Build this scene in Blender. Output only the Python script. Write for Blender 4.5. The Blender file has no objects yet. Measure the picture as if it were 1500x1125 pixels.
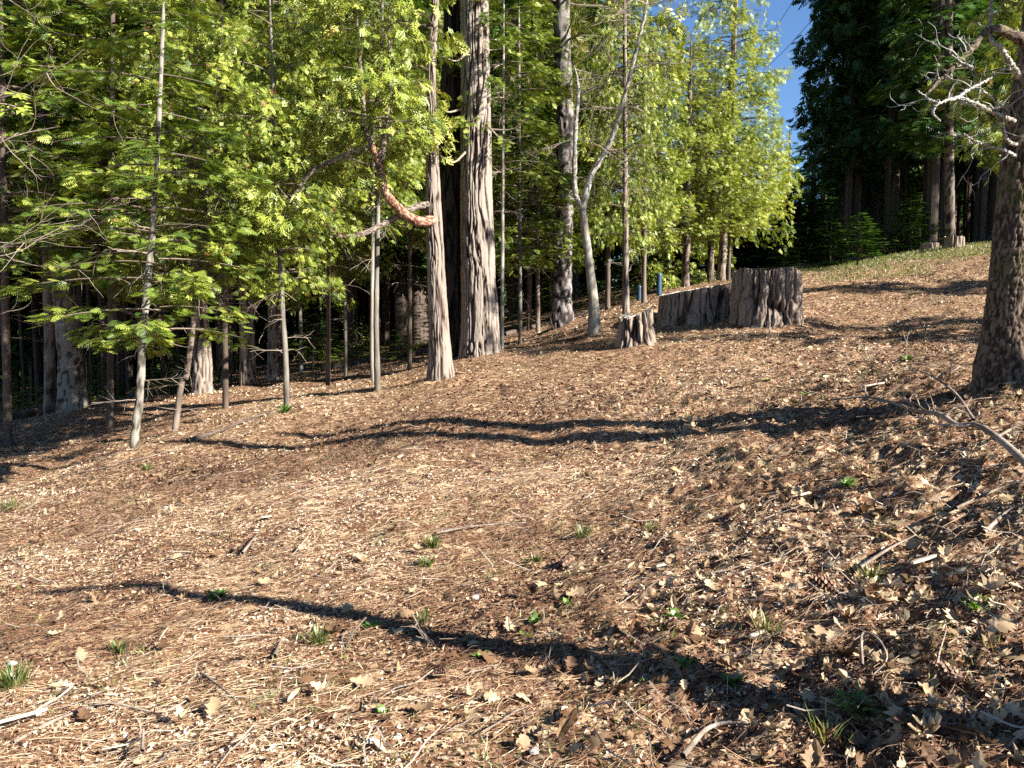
import bpy, math, random
import numpy as np
from math import sin, cos, pi, radians, sqrt

RNG = np.random.default_rng(11)
random.seed(11)
S = bpy.context.scene
COL = S.collection

# ------------------------------------------------------------------ camera
F = 1127.0                       # focal length in pixels of the 1500 wide photograph
PITCH = math.atan(92.5 / F)
CAMZ = 1.55
cam_d = bpy.data.cameras.new('camera')
cam_d.sensor_width = 36.0
cam_d.lens = 36.0 * F / 1500.0
cam_d.clip_start = 0.05
cam_d.clip_end = 3000
cam = bpy.data.objects.new('camera', cam_d)
COL.objects.link(cam)
cam.location = (0, 0, CAMZ)
cam.rotation_euler = (pi / 2 - PITCH, 0, 0)
S.camera = cam

# ------------------------------------------------------------------ sky, sun, exposure
SUN_EL = radians(31)
SUN_H = np.array([0.885, -0.466]); SUN_H /= np.linalg.norm(SUN_H)
TO_SUN = np.array([SUN_H[0] * cos(SUN_EL), SUN_H[1] * cos(SUN_EL), sin(SUN_EL)])
world = bpy.data.worlds.new('World'); S.world = world; world.use_nodes = True
wn = world.node_tree; wn.nodes.clear()
sky = wn.nodes.new('ShaderNodeTexSky'); sky.sky_type = 'NISHITA'; sky.sun_disc = False
sky.sun_elevation = SUN_EL
sky.sun_rotation = math.atan2(SUN_H[0], SUN_H[1])
sky.altitude = 1500; sky.air_density = 1.1; sky.dust_density = 0.0; sky.ozone_density = 6.5
bg = wn.nodes.new('ShaderNodeBackground'); bg.inputs['Strength'].default_value = 0.05
wo = wn.nodes.new('ShaderNodeOutputWorld')
wn.links.new(sky.outputs[0], bg.inputs[0]); wn.links.new(bg.outputs[0], wo.inputs[0])
sun_d = bpy.data.lights.new('sun', 'SUN'); sun_d.energy = 5.0; sun_d.angle = radians(0.53)
sun_d.color = (1.0, 0.955, 0.88)
sun = bpy.data.objects.new('sun', sun_d); COL.objects.link(sun)
sun.rotation_euler = (pi / 2 - SUN_EL, 0, math.atan2(SUN_H[0], -SUN_H[1]))
sun.location = (30, -15, 30)
S.view_settings.view_transform = 'Standard'
S.view_settings.look = 'None'
S.view_settings.exposure = 2.0
S.view_settings.gamma = 1.0
S.view_settings.use_curve_mapping = False
S.render.engine = 'CYCLES'
cy = S.cycles
cy.max_bounces = 4; cy.diffuse_bounces = 2; cy.glossy_bounces = 1; cy.transmission_bounces = 2
cy.transparent_max_bounces = 4
cy.use_denoising = False
cy.sample_clamp_indirect = 3.0

# ------------------------------------------------------------------ pixel -> world
def W(px, py, Y):
    cx = (px - 750.0) / F; cyy = (562.5 - py) / F
    d = np.array([cx, cos(PITCH) + cyy * sin(PITCH), -sin(PITCH) + cyy * cos(PITCH)])
    return np.array([0, 0, CAMZ]) + d * (Y / d[1])

# ------------------------------------------------------------------ numpy noise
def _hash(ix, iy, iz, seed):
    h = (ix.astype(np.int64) * 374761393 + iy.astype(np.int64) * 668265263 + iz.astype(np.int64) * 2147483647 + seed * 1013904223) & 0xffffffff
    h = ((h ^ (h >> 13)) * 1274126177) & 0xffffffff
    h = (h ^ (h >> 16)) & 0xffffffff
    h = (h * 2246822519) & 0xffffffff
    return ((h ^ (h >> 15)) & 0xffffff) / float(0xffffff)
def vnoise(x, y, z=None, seed=0):
    x = np.asarray(x, float); y = np.asarray(y, float)
    z = np.zeros_like(x) if z is None else np.asarray(z, float)
    ix = np.floor(x); iy = np.floor(y); iz = np.floor(z)
    fx = x - ix; fy = y - iy; fz = z - iz
    fx = fx * fx * (3 - 2 * fx); fy = fy * fy * (3 - 2 * fy); fz = fz * fz * (3 - 2 * fz)
    r = 0
    for a in (0, 1):
        wx = fx if a else 1 - fx
        for b in (0, 1):
            wy = fy if b else 1 - fy
            for c in (0, 1):
                wz = fz if c else 1 - fz
                r = r + wx * wy * wz * _hash(ix + a, iy + b, iz + c, seed)
    return r
def fbm(x, y, z=None, octv=4, seed=0, g=0.5):
    s = 0; a = 1; t = 0; f = 1.0
    for k in range(octv):
        s = s + a * vnoise(np.asarray(x) * f + 17.3 * k, np.asarray(y) * f - 9.1 * k, None if z is None else np.asarray(z) * f, seed + k)
        t += a; a *= g; f *= 2.03
    return s / t

# ------------------------------------------------------------------ terrain
CP = [(0,1125,2.66),(375,1125,2.66),(750,1125,2.62),(1100,1125,2.5),(1500,1125,2.28),(1900,1125,2.0),
 (0,868,4.7),(400,868,4.4),(750,868,4.1),(1150,868,3.6),(1500,868,3.1),
 (0,720,9.8),(100,690,10.0),(200,705,8.3),(400,720,6.5),(750,720,6.0),(1100,720,5.2),(1500,720,3.95),
 (1500,620,5.0),(1460,562,6.0),(1255,600,6.5),(1075,625,6.95),(909,631,7.45),(648,620,8.4),(479,646,9.1),(200,655,9.8),(0,655,13),
 (640,562,11.5),(705,527,14),(553,572,11.8),(420,598,11),(300,582,15),(110,604,15),(0,625,15),
 (363,572,16.5),(400,560,17.5),(507,550,16),(600,545,14.5),(870,495,14.5),(932,508,12.3),(1015,477,14),(1120,483,13),
 (825,470,21),(787,495,17),(1005,421,20),(1055,416,22),(917,455,16),(1240,482,13),(1200,402,24),(1300,378,24),(1440,357,22),
 (1440,450,13),(1400,520,8.5),(110,590,30),(400,530,30),(600,505,30),(800,455,30),(1005,405,32),(1200,384,35),(1440,345,35),
 (-300,650,11),(1750,560,6),(1750,450,12),(1750,350,22)]
_P = np.array([W(*c) for c in CP])
_P = np.vstack([_P, [[0,0,0],[-3,0,-.05],[-3,-4,-.1],[0,-4,.05],[3,0,.5],[3,-4,.55],[7,0,1.25],[-8,2,-.15]]])
def _tps(r2):
    r2 = np.maximum(r2, 1e-9); return 0.5 * r2 * np.log(r2)
_X = _P[:, :2]
_n = len(_X)
_A = np.zeros((_n + 3, _n + 3))
_A[:_n, :_n] = _tps(((_X[:, None] - _X[None]) ** 2).sum(-1)) + 0.4 * np.eye(_n)
_A[:_n, _n] = 1; _A[:_n, _n + 1:] = _X; _A[_n, :_n] = 1; _A[_n + 1:, :_n] = _X.T
_w = np.linalg.solve(_A, np.concatenate([_P[:, 2], np.zeros(3)]))
def ss(a, b, x):
    t = np.clip((x - a) / (b - a), 0, 1); return t * t * (3 - 2 * t)
def hbase(x, y):
    x = np.asarray(x, float); y = np.asarray(y, float); sh = x.shape
    x = x.ravel(); y = y.ravel(); out = np.empty_like(x)
    for i in range(0, len(x), 40000):
        a = x[i:i+40000]; b = y[i:i+40000]
        k = _tps((a[:, None] - _X[:, 0]) ** 2 + (b[:, None] - _X[:, 1]) ** 2)
        z = k @ _w[:_n] + _w[_n] + a * _w[_n + 1] + b * _w[_n + 2]
        z0 = 7 * np.tanh((0.17 * a) / 7) + 0.9
        r = np.hypot(a, b - 12)
        m = ss(22, 44, r)
        out[i:i+40000] = z * (1 - m) + z0 * m
    return out.reshape(sh)
def rough(x, y):                 # how leafy and lumpy: right side foreground
    return ss(-0.6, 1.8, x - 0.12 * (y - 3) + 1.2 * (fbm(x * .6, y * .6, seed=5) - .5)) * (1 - 0.65 * ss(6, 12, y))
# litter and roots heaped round the larger trunks and stumps
MOUNDS = [(W(px, py, Y)[0], W(px, py, Y)[1], a, sg) for px, py, Y, a, sg in ((703, 528, 14, .13, .55), (659, 521, 14.35, .10, .5), (646, 563, 11.5, .09, .32), (108, 606, 15, .12, .6),
          (297, 583, 15, .10, .4), (364, 573, 16.5, .08, .35), (401, 560, 17.5, .08, .35), (824, 470, 17, .10, .45), (871, 497, 14.5, .06, .25), (1472, 566, 6.0, .07, .30), (1121, 482, 13.2, .10, .8), (931, 508, 12.3, .08, .4), (195, 656, 9.8, .04, .2))]
def hfine(x, y):
    mo = 0
    for (mx, my, a, sg) in MOUNDS: mo = mo + a * np.exp(-((x - mx) ** 2 + (y - my) ** 2) / (2 * sg * sg))
    return mo + hfine0(x, y)
def hfine0(x, y):
    ro = rough(x, y)
    n1 = fbm(x * 1.1, y * 1.1, octv=3, seed=21) - .5
    n2 = fbm(x * 4.5, y * 4.5, octv=3, seed=31) - .5
    n3 = fbm(x * 15, y * 15, octv=2, seed=41) - .5
    near = 1 - ss(16, 30, np.hypot(x, y))
    return n1 * (0.13 + .08 * ro) + n2 * (0.035 + 0.10 * ro) * near + n3 * (0.02 + 0.035 * ro) * near
def H(x, y): return hbase(x, y) + hfine(x, y)
def G(px, py, Y=None):
    """the ground point seen at a pixel (marches along the ray), or at a known depth"""
    if Y is not None:
        p = W(px, py, Y); return np.array([p[0], p[1], float(H(p[0], p[1]))])
    Ys = np.geomspace(1.5, 60, 500)
    pts = np.array([W(px, py, a) for a in Ys])
    d = pts[:, 2] - H(pts[:, 0], pts[:, 1])
    i = np.argmax(d < 0) if (d < 0).any() else 499
    p = pts[i]; return np.array([p[0], p[1], float(H(p[0], p[1]))])

# ------------------------------------------------------------------ mesh building
class MB:
    def __init__(s): s.v = []; s.f = []; s.a = []; s.n = 0
    def add(s, v, f, a=0.5):
        v = np.asarray(v, float); f = np.asarray(f, np.int64)
        s.v.append(v); s.f.append(f + s.n); s.n += len(v)
        s.a.append(np.full(len(v), a, np.float32) if np.isscalar(a) else np.asarray(a, np.float32))
    def mesh(s, name, mat, smooth=False):
        me = bpy.data.meshes.new(name)
        v = np.vstack(s.v).astype(np.float32)
        me.vertices.add(len(v)); me.vertices.foreach_set('co', v.ravel())
        lo = [f.ravel() for f in s.f]; tot = np.concatenate([np.full(len(f), f.shape[1], np.int32) for f in s.f])
        lo = np.concatenate(lo).astype(np.int32)
        me.loops.add(len(lo)); me.loops.foreach_set('vertex_index', lo)
        st = np.concatenate([[0], np.cumsum(tot)[:-1]]).astype(np.int32)
        me.polygons.add(len(tot)); me.polygons.foreach_set('loop_start', st); me.polygons.foreach_set('loop_total', tot)
        me.polygons.foreach_set('use_smooth', np.full(len(tot), smooth))
        at = me.attributes.new('rnd', 'FLOAT', 'POINT'); at.data.foreach_set('value', np.concatenate(s.a))
        if mat is not None: me.materials.append(mat)
        me.update(); return me
    def obj(s, name, mat, parent=None, smooth=False, loc=None):
        if not s.v: return None
        if loc is not None: s.v = [v - np.asarray(loc) for v in s.v]
        o = bpy.data.objects.new(name, s.mesh(name, mat, smooth)); COL.objects.link(o)
        if parent is not None: o.parent = parent
        elif loc is not None: o.location = loc
        return o
def tag(o, label=None, cat=None, group=None, kind=None):
    if label: o['label'] = label
    if cat: o['category'] = cat
    if group: o['group'] = group
    if kind: o['kind'] = kind
    return o
def empty(name, loc, label, cat, group=None):
    o = bpy.data.objects.new(name, None); COL.objects.link(o); o.location = loc; o.empty_display_size = .2
    return tag(o, label, cat, group)
def spline(P, n):
    P = np.asarray(P, float)
    if len(P) == 2:
        t = np.linspace(0, 1, n)[:, None]; return P[0] * (1 - t) + P[1] * t
    Q = np.vstack([2 * P[0] - P[1], P, 2 * P[-1] - P[-2]])
    t = np.linspace(0, len(P) - 1, n); i = np.minimum(t.astype(int), len(P) - 2); u = (t - i)[:, None]
    a, b, c, d = Q[i], Q[i+1], Q[i+2], Q[i+3]
    return .5 * ((2*b) + (c-a)*u + (2*a-5*b+4*c-d)*u*u + (3*b-a-3*c+d)*u**3)
def frames(P):
    T = np.gradient(P, axis=0); T /= np.linalg.norm(T, axis=1)[:, None] + 1e-9
    ref = np.where(np.abs(T[:, 2:3]) > .8, np.array([[1., 0, 0]]), np.array([[0, 0, 1.]]))
    if np.abs(T[:, 2]).mean() > .6: ref = np.tile([1., 0, 0], (len(P), 1))
    else: ref = np.tile([0.05, 0.02, 1.], (len(P), 1))
    A = np.cross(T, ref); A /= np.linalg.norm(A, axis=1)[:, None] + 1e-9
    B = np.cross(A, T)
    return T, A, B
def tube(mb, P, R, sides=6, disp=None, cap=True, a=0.5):
    P = np.asarray(P, float); n = len(P); R = np.broadcast_to(np.asarray(R, float), (n,))
    T, A, B = frames(P)
    th = np.linspace(0, 2*pi, sides, endpoint=False)
    Rm = np.repeat(R[:, None], sides, 1)
    att = np.full(n * sides, a) if np.isscalar(a) else np.repeat(a, sides)
    if disp is not None:
        L = np.concatenate([[0], np.cumsum(np.linalg.norm(np.diff(P, axis=0), axis=1))])
        d, at = disp(th[None, :] + 0 * Rm, np.repeat(L[:, None], sides, 1), Rm)
        Rm = Rm + d; att = at.ravel()
    V = P[:, None] + A[:, None] * (np.cos(th)[None, :, None] * Rm[..., None]) + B[:, None] * (np.sin(th)[None, :, None] * Rm[..., None])
    i = np.arange(n - 1)[:, None] * sides; j = np.arange(sides)[None]; j2 = (j + 1) % sides
    f = np.stack([i + j, i + j2, i + sides + j2, i + sides + j], -1).reshape(-1, 4)
    mb.add(V.reshape(-1, 3), f[:, ::-1], att)
    if cap and sides <= 12:
        c = mb.n - sides
        k = np.arange(1, sides - 1)
        mb.f.append(np.stack([np.full_like(k, c), c + k + 1, c + k], -1))
# bark relief: returns displacement and a 0..1 height attribute
def bark_disp(kind, amp, seed, flare=0.0, f=9.0, stretch=.10, flare_h=.5):
    def d(th, L, R):
        x = np.cos(th) * R; y = np.sin(th) * R
        if kind == 'furrow':
            wx = (fbm(x * 3, y * 3, L * 1.2, 2, seed + 50) - .5) * .16
            n = fbm((x + wx) * f, (y + wx) * f, L * f * stretch * .55, 2, seed)
            r = 1 - np.abs(2 * n - 1) * 2.6
            h = ss(.98, .45, r)                    # 1 = plate, 0 = furrow
            n2 = fbm(x * f * 3.5, y * f * 3.5, L * f * .5, 2, seed + 9)
            dd = amp * (h - .7) + amp * .5 * (n2 - .5)
        elif kind == 'plate':
            n = fbm(x * f, y * f, L * f * .45, 3, seed); r = 1 - np.abs(2 * n - 1) * 2.6
            h = ss(.95, .35, r); n2 = fbm(x * f * 3, y * f * 3, L * f * 2, 2, seed + 9)
            dd = amp * (h - .7) + amp * .5 * (n2 - .5)
        else:
            h = fbm(x * f, y * f, L * f * .5, 3, seed); dd = amp * (h - .5) * 2
        if flare:
            lob = .65 + .7 * vnoise(np.cos(th) * 1.6 + 5, np.sin(th) * 1.6 + 5, None, seed + 3)
            dd = dd + flare * np.exp(-np.maximum(L - .25, 0) / flare_h) * lob
        return dd, h
    return d

# ------------------------------------------------------------------ materials
def mat(name, build):
    m = bpy.data.materials.new(name); m.use_nodes = True
    nt = m.node_tree; nt.nodes.clear()
    out = nt.nodes.new('ShaderNodeOutputMaterial')
    build(nt, out); return m
def N(nt, typ, **kw):
    n = nt.nodes.new(typ)
    for k, v in kw.items():
        if k in n.inputs: n.inputs[k].default_value = v
        else: setattr(n, k, v)
    return n
def ramp(nt, src, stops, interp='LINEAR'):
    r = nt.nodes.new('ShaderNodeValToRGB'); r.color_ramp.interpolation = interp
    e = r.color_ramp.elements
    while len(e) < len(stops): e.new(.5)
    for k, (p, c) in enumerate(stops):
        e[k].position = p; e[k].color = (*c, 1)
    nt.links.new(src, r.inputs[0]); return r
def mixc(nt, fac, a, b, mode='MIX'):
    m = nt.nodes.new('ShaderNodeMix'); m.data_type = 'RGBA'; m.blend_type = mode
    for sck, v in ((m.inputs[0], fac), (m.inputs[6], a), (m.inputs[7], b)):
        if hasattr(v, 'links'): nt.links.new(v, sck)
        else: sck.default_value = v if not isinstance(v, tuple) else (*v, 1)
    return m.outputs[2]
def leaf_mat(name, stops, transl=.35, gloss=.035):
    def b(nt, out):
        at = N(nt, 'ShaderNodeAttribute', attribute_name='rnd')
        oi = N(nt, 'ShaderNodeObjectInfo')
        c = ramp(nt, at.outputs['Fac'], stops).outputs[0]
        hsv = N(nt, 'ShaderNodeHueSaturation')
        mr = N(nt, 'ShaderNodeMapRange'); mr.inputs[3].default_value = .8; mr.inputs[4].default_value = 1.15
        nt.links.new(oi.outputs['Random'], mr.inputs[0]); nt.links.new(mr.outputs[0], hsv.inputs['Value']); nt.links.new(c, hsv.inputs['Color'])
        c = hsv.outputs[0]
        d = N(nt, 'ShaderNodeBsdfDiffuse'); t = N(nt, 'ShaderNodeBsdfTranslucent'); g = N(nt, 'ShaderNodeBsdfGlossy', Roughness=.45)
        g.inputs[0].default_value = (.9, .95, .85, 1)
        nt.links.new(c, d.inputs[0])
        tc = mixc(nt, 1.0, c, (1.3, 1.25, .5), 'MULTIPLY'); nt.links.new(tc, t.inputs[0])
        m1 = N(nt, 'ShaderNodeMixShader'); m1.inputs[0].default_value = transl
        m2 = N(nt, 'ShaderNodeMixShader'); m2.inputs[0].default_value = gloss
        nt.links.new(d.outputs[0], m1.inputs[1]); nt.links.new(t.outputs[0], m1.inputs[2])
        nt.links.new(m1.outputs[0], m2.inputs[1]); nt.links.new(g.outputs[0], m2.inputs[2]); nt.links.new(m2.outputs[0], out.inputs[0])
    return mat(name, b)
def bark_mat(name, deep, mid, high, moss=None, scale=1.0, lichen=None, rough_=.9):
    def b(nt, out):
        at = N(nt, 'ShaderNodeAttribute', attribute_name='rnd')
        tc = N(nt, 'ShaderNodeTexCoord')
        mp = N(nt, 'ShaderNodeMapping'); mp.inputs['Scale'].default_value = (14*scale, 14*scale, 2.6*scale)
        nt.links.new(tc.outputs['Object'], mp.inputs[0])
        n1 = N(nt, 'ShaderNodeTexNoise', Scale=1.6, Detail=5.0, Roughness=.65); nt.links.new(mp.outputs[0], n1.inputs['Vector'])
        n2 = N(nt, 'ShaderNodeTexNoise', Scale=1.3, Detail=3.0); nt.links.new(tc.outputs['Object'], n2.inputs['Vector'])
        add = N(nt, 'ShaderNodeMath', operation='MULTIPLY_ADD'); nt.links.new(n1.outputs['Fac'], add.inputs[0]); add.inputs[1].default_value = .9
        nt.links.new(at.outputs['Fac'], add.inputs[2])
        sub = N(nt, 'ShaderNodeMath', operation='SUBTRACT'); nt.links.new(add.outputs[0], sub.inputs[0]); sub.inputs[1].default_value = .42
        c = ramp(nt, sub.outputs[0], [(0, deep), (.45, mid), (.95, high)]).outputs[0]
        if lichen:
            r = ramp(nt, n2.outputs['Fac'], [(.52, (0,0,0)), (.62, (1,1,1))]).outputs[0]
            c = mixc(nt, r, c, lichen)
        if moss:
            n3 = N(nt, 'ShaderNodeTexNoise', Scale=2.3, Detail=5.0); nt.links.new(tc.outputs['Object'], n3.inputs['Vector'])
            r = ramp(nt, n3.outputs['Fac'], [(.52, (0,0,0)), (.66, (.8,.8,.8))]).outputs[0]
            c = mixc(nt, r, c, moss)
        p = N(nt, 'ShaderNodeBsdfPrincipled', Roughness=rough_); p.inputs['Specular IOR Level'].default_value = .15
        bp = N(nt, 'ShaderNodeBump', Strength=.7, Distance=.02); nt.links.new(n1.outputs['Fac'], bp.inputs['Height'])
        nt.links.new(c, p.inputs['Base Color']); nt.links.new(bp.outputs[0], p.inputs['Normal']); nt.links.new(p.outputs[0], out.inputs[0])
    return mat(name, b)
def litter_mat(name, stops, transl=.0, bump=False, spec=.2):
    def b(nt, out):
        at = N(nt, 'ShaderNodeAttribute', attribute_name='rnd')
        c = ramp(nt, at.outputs['Fac'], stops).outputs[0]
        tc = N(nt, 'ShaderNodeTexCoord')
        n = N(nt, 'ShaderNodeTexNoise', Scale=60.0, Detail=3.0); nt.links.new(tc.outputs['Object'], n.inputs['Vector'])
        r = ramp(nt, n.outputs['Fac'], [(.3, (.62,.6,.56)), (.7, (1.15,1.15,1.15))]).outputs[0]
        c = mixc(nt, 1.0, c, r, 'MULTIPLY')
        p = N(nt, 'ShaderNodeBsdfPrincipled', Roughness=.62); p.inputs['Specular IOR Level'].default_value = spec
        nt.links.new(c, p.inputs['Base Color'])
        if transl:
            t = N(nt, 'ShaderNodeBsdfTranslucent'); nt.links.new(c, t.inputs[0]); m = N(nt, 'ShaderNodeMixShader'); m.inputs[0].default_value = transl
            nt.links.new(p.outputs[0], m.inputs[1]); nt.links.new(t.outputs[0], m.inputs[2]); nt.links.new(m.outputs[0], out.inputs[0])
        else: nt.links.new(p.outputs[0], out.inputs[0])
    return mat(name, b)

M = {}
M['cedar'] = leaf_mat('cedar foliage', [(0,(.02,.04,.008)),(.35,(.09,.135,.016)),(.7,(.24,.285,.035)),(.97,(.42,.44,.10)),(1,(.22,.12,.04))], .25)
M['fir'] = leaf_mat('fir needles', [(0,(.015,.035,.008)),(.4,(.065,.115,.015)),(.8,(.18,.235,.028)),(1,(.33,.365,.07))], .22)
M['gold'] = leaf_mat('young cedar foliage', [(0,(.03,.055,.01)),(.35,(.105,.15,.018)),(.7,(.23,.275,.035)),(1,(.38,.39,.08))], .3)
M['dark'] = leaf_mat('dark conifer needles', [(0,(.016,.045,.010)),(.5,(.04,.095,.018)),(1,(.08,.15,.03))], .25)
M['pine'] = leaf_mat('pine needles', [(0,(.07,.12,.02)),(.6,(.2,.24,.05)),(1,(.32,.24,.09))], .3)
M['b_cedar'] = bark_mat('cedar bark', (.022,.013,.009), (.12,.092,.073), (.235,.195,.16))
M['b_young'] = bark_mat('young cedar bark', (.025,.014,.010), (.11,.082,.063), (.22,.18,.145))
M['b_fir'] = bark_mat('fir bark', (.035,.03,.022), (.10,.088,.07), (.22,.20,.165), lichen=(.20,.195,.165))
M['b_dark'] = bark_mat('dark forest bark', (.022,.016,.013), (.07,.052,.04), (.16,.125,.10))
M['b_red'] = bark_mat('red branch bark', (.07,.03,.018), (.17,.085,.05), (.34,.22,.155))
M['b_oak'] = bark_mat('oak bark', (.022,.015,.010), (.065,.044,.030), (.135,.10,.07), moss=(.06,.065,.014), scale=1.4)
M['b_pale'] = bark_mat('pale oak bark', (.08,.07,.052), (.20,.175,.14), (.35,.32,.265), lichen=(.30,.30,.265))
M['b_cedar_shade'] = bark_mat('shade-darkened cedar bark', (.005,.004,.003), (.014,.010,.008), (.04,.03,.024))  # near-black tone puts the twin trunk's shade into its bark colour
M['b_pine'] = bark_mat('pine bark', (.018,.014,.013), (.065,.053,.047), (.19,.17,.155))
M['b_stump'] = bark_mat('old stump bark', (.010,.007,.005), (.065,.046,.034), (.23,.18,.14), scale=1.3)
M['twig'] = bark_mat('bare twig bark', (.07,.052,.04), (.17,.13,.10), (.33,.275,.22))
M['twig_dark'] = bark_mat('dead twig bark', (.05,.035,.025), (.13,.10,.075), (.26,.21,.16))
M['oak_leaf'] = litter_mat('dry oak leaf', [(0,(.05,.025,.015)),(.25,(.17,.095,.05)),(.5,(.34,.235,.135)),(.8,(.47,.36,.225)),(1,(.56,.45,.31))], .25)
M['needle'] = litter_mat('fallen needles', [(0,(.09,.042,.023)),(.45,(.23,.125,.068)),(.8,(.37,.25,.145)),(1,(.58,.46,.31))])
M['crumb'] = litter_mat('bark crumbs', [(0,(.012,.007,.005)),(.3,(.085,.042,.027)),(.58,(.27,.16,.10)),(.8,(.50,.36,.235)),(1,(.70,.58,.43))], .1)
M['chip'] = litter_mat('wood chips', [(0,(.25,.17,.1)),(.5,(.42,.31,.21)),(1,(.58,.49,.37))])
M['grass'] = leaf_mat('grass', [(0,(.045,.075,.014)),(.5,(.11,.15,.03)),(1,(.34,.31,.14))], .35)
M['weed'] = leaf_mat('weed leaf', [(0,(.05,.12,.02)),(1,(.16,.27,.05))], .35)
M['stone'] = litter_mat('pale stone', [(0,(.45,.42,.38)),(1,(.75,.72,.68))])
def _blue(nt, out):
    p = N(nt, 'ShaderNodeBsdfPrincipled', Roughness=.45); n = N(nt, 'ShaderNodeTexNoise', Scale=6.0, Detail=3.0)
    c = ramp(nt, n.outputs['Fac'], [(.3,(.012,.04,.07)),(.7,(.02,.07,.12))]).outputs[0]; nt.links.new(c, p.inputs['Base Color']); nt.links.new(p.outputs[0], out.inputs[0])
M['blue'] = mat('shade-darkened blue plastic', _blue)  # blue kept dark to paint in the shade the posts stand in
def _cut(nt, out):
    tc = N(nt, 'ShaderNodeTexCoord'); w = N(nt, 'ShaderNodeTexWave', wave_type='RINGS', rings_direction='Z', Scale=9.0, Distortion=3.0, Detail=3.0)
    nt.links.new(tc.outputs['Object'], w.inputs['Vector']); n = N(nt, 'ShaderNodeTexNoise', Scale=9.0, Detail=5.0); nt.links.new(tc.outputs['Object'], n.inputs['Vector'])
    c = ramp(nt, w.outputs['Fac'], [(0,(.30,.25,.19)),(1,(.5,.45,.37))]).outputs[0]
    c = mixc(nt, n.outputs['Fac'], c, (.34,.3,.24)); p = N(nt, 'ShaderNodeBsdfPrincipled', Roughness=.85)
    nt.links.new(c, p.inputs['Base Color']); nt.links.new(p.outputs[0], out.inputs[0])
M['cut'] = mat('weathered cut wood', _cut)
def _wire(nt, out):
    p = N(nt, 'ShaderNodeBsdfPrincipled', Roughness=.5); p.inputs['Base Color'].default_value = (.05,.05,.055,1); nt.links.new(p.outputs[0], out.inputs[0])
M['wire'] = mat('black cable', _wire)

def _ground(nt, out):
    geo = N(nt, 'ShaderNodeNewGeometry')
    def noise(sc, det=4.0, ro=.6):
        n = N(nt, 'ShaderNodeTexNoise', Scale=sc, Detail=det, Roughness=ro); nt.links.new(geo.outputs['Position'], n.inputs['Vector']); return n.outputs['Fac']
    big = noise(.55, 3); mid = noise(5.0, 4); fine = noise(42.0, 5, .75)
    vor = N(nt, 'ShaderNodeTexVoronoi', Scale=55.0); nt.links.new(geo.outputs['Position'], vor.inputs['Vector'])
    vor2 = N(nt, 'ShaderNodeTexVoronoi', Scale=21.0); nt.links.new(geo.outputs['Position'], vor2.inputs['Vector'])
    c1 = ramp(nt, fine, [(.36,(.012,.007,.005)),(.48,(.085,.042,.026)),(.60,(.22,.13,.08)),(.74,(.48,.35,.23))]).outputs[0]
    sp = N(nt, 'ShaderNodeSeparateColor'); nt.links.new(vor.outputs['Color'], sp.inputs[0])
    cv = ramp(nt, sp.outputs[0], [(0,(.06,.026,.014)),(.4,(.21,.10,.05)),(.75,(.36,.21,.12)),(.92,(.62,.47,.3)),(1,(.78,.66,.48))]).outputs[0]
    c = mixc(nt, .5, c1, cv)
    sp2 = N(nt, 'ShaderNodeSeparateColor'); nt.links.new(vor2.outputs['Color'], sp2.inputs[0])
    pale = ramp(nt, sp2.outputs[0], [(.78,(0,0,0)),(.84,(1,1,1))]).outputs[0]
    pale = mixc(nt, 1.0, pale, ramp(nt, big, [(.4,(.3,.3,.3)),(.62,(.9,.9,.9))]).outputs[0], 'MULTIPLY')
    c = mixc(nt, pale, c, (.55,.40,.24))
    c = mixc(nt, 1.0, c, ramp(nt, mid, [(.35,(.7,.64,.6)),(.65,(1.12,1.12,1.1))]).outputs[0], 'MULTIPLY')
    at = N(nt, 'ShaderNodeAttribute', attribute_name='rnd')
    gm = N(nt, 'ShaderNodeMath', operation='MULTIPLY_ADD'); nt.links.new(mid, gm.inputs[0]); gm.inputs[1].default_value = 1.2; nt.links.new(at.outputs['Fac'], gm.inputs[2])
    gr = ramp(nt, gm.outputs[0], [(.98,(0,0,0)),(1.3 if False else 1.0,(1,1,1))]).outputs[0]
    g2 = N(nt, 'ShaderNodeMapRange'); nt.links.new(gm.outputs[0], g2.inputs[0]); g2.inputs[1].default_value = .95; g2.inputs[2].default_value = 1.35
    gcol = ramp(nt, fine, [(.35,(.03,.06,.01)),(.65,(.17,.22,.04))]).outputs[0]
    c = mixc(nt, g2.outputs[0], c, gcol)
    p = N(nt, 'ShaderNodeBsdfPrincipled', Roughness=.9); p.inputs['Specular IOR Level'].default_value = .1
    bh = N(nt, 'ShaderNodeMath', operation='ADD'); nt.links.new(fine, bh.inputs[0]); nt.links.new(sp.outputs[1], bh.inputs[1])
    bp = N(nt, 'ShaderNodeBump', Strength=1.0, Distance=.02); nt.links.new(bh.outputs[0], bp.inputs['Height'])
    nt.links.new(c, p.inputs['Base Color']); nt.links.new(bp.outputs[0], p.inputs['Normal']); nt.links.new(p.outputs[0], out.inputs[0])
M['ground'] = mat('forest floor', _ground)

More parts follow.
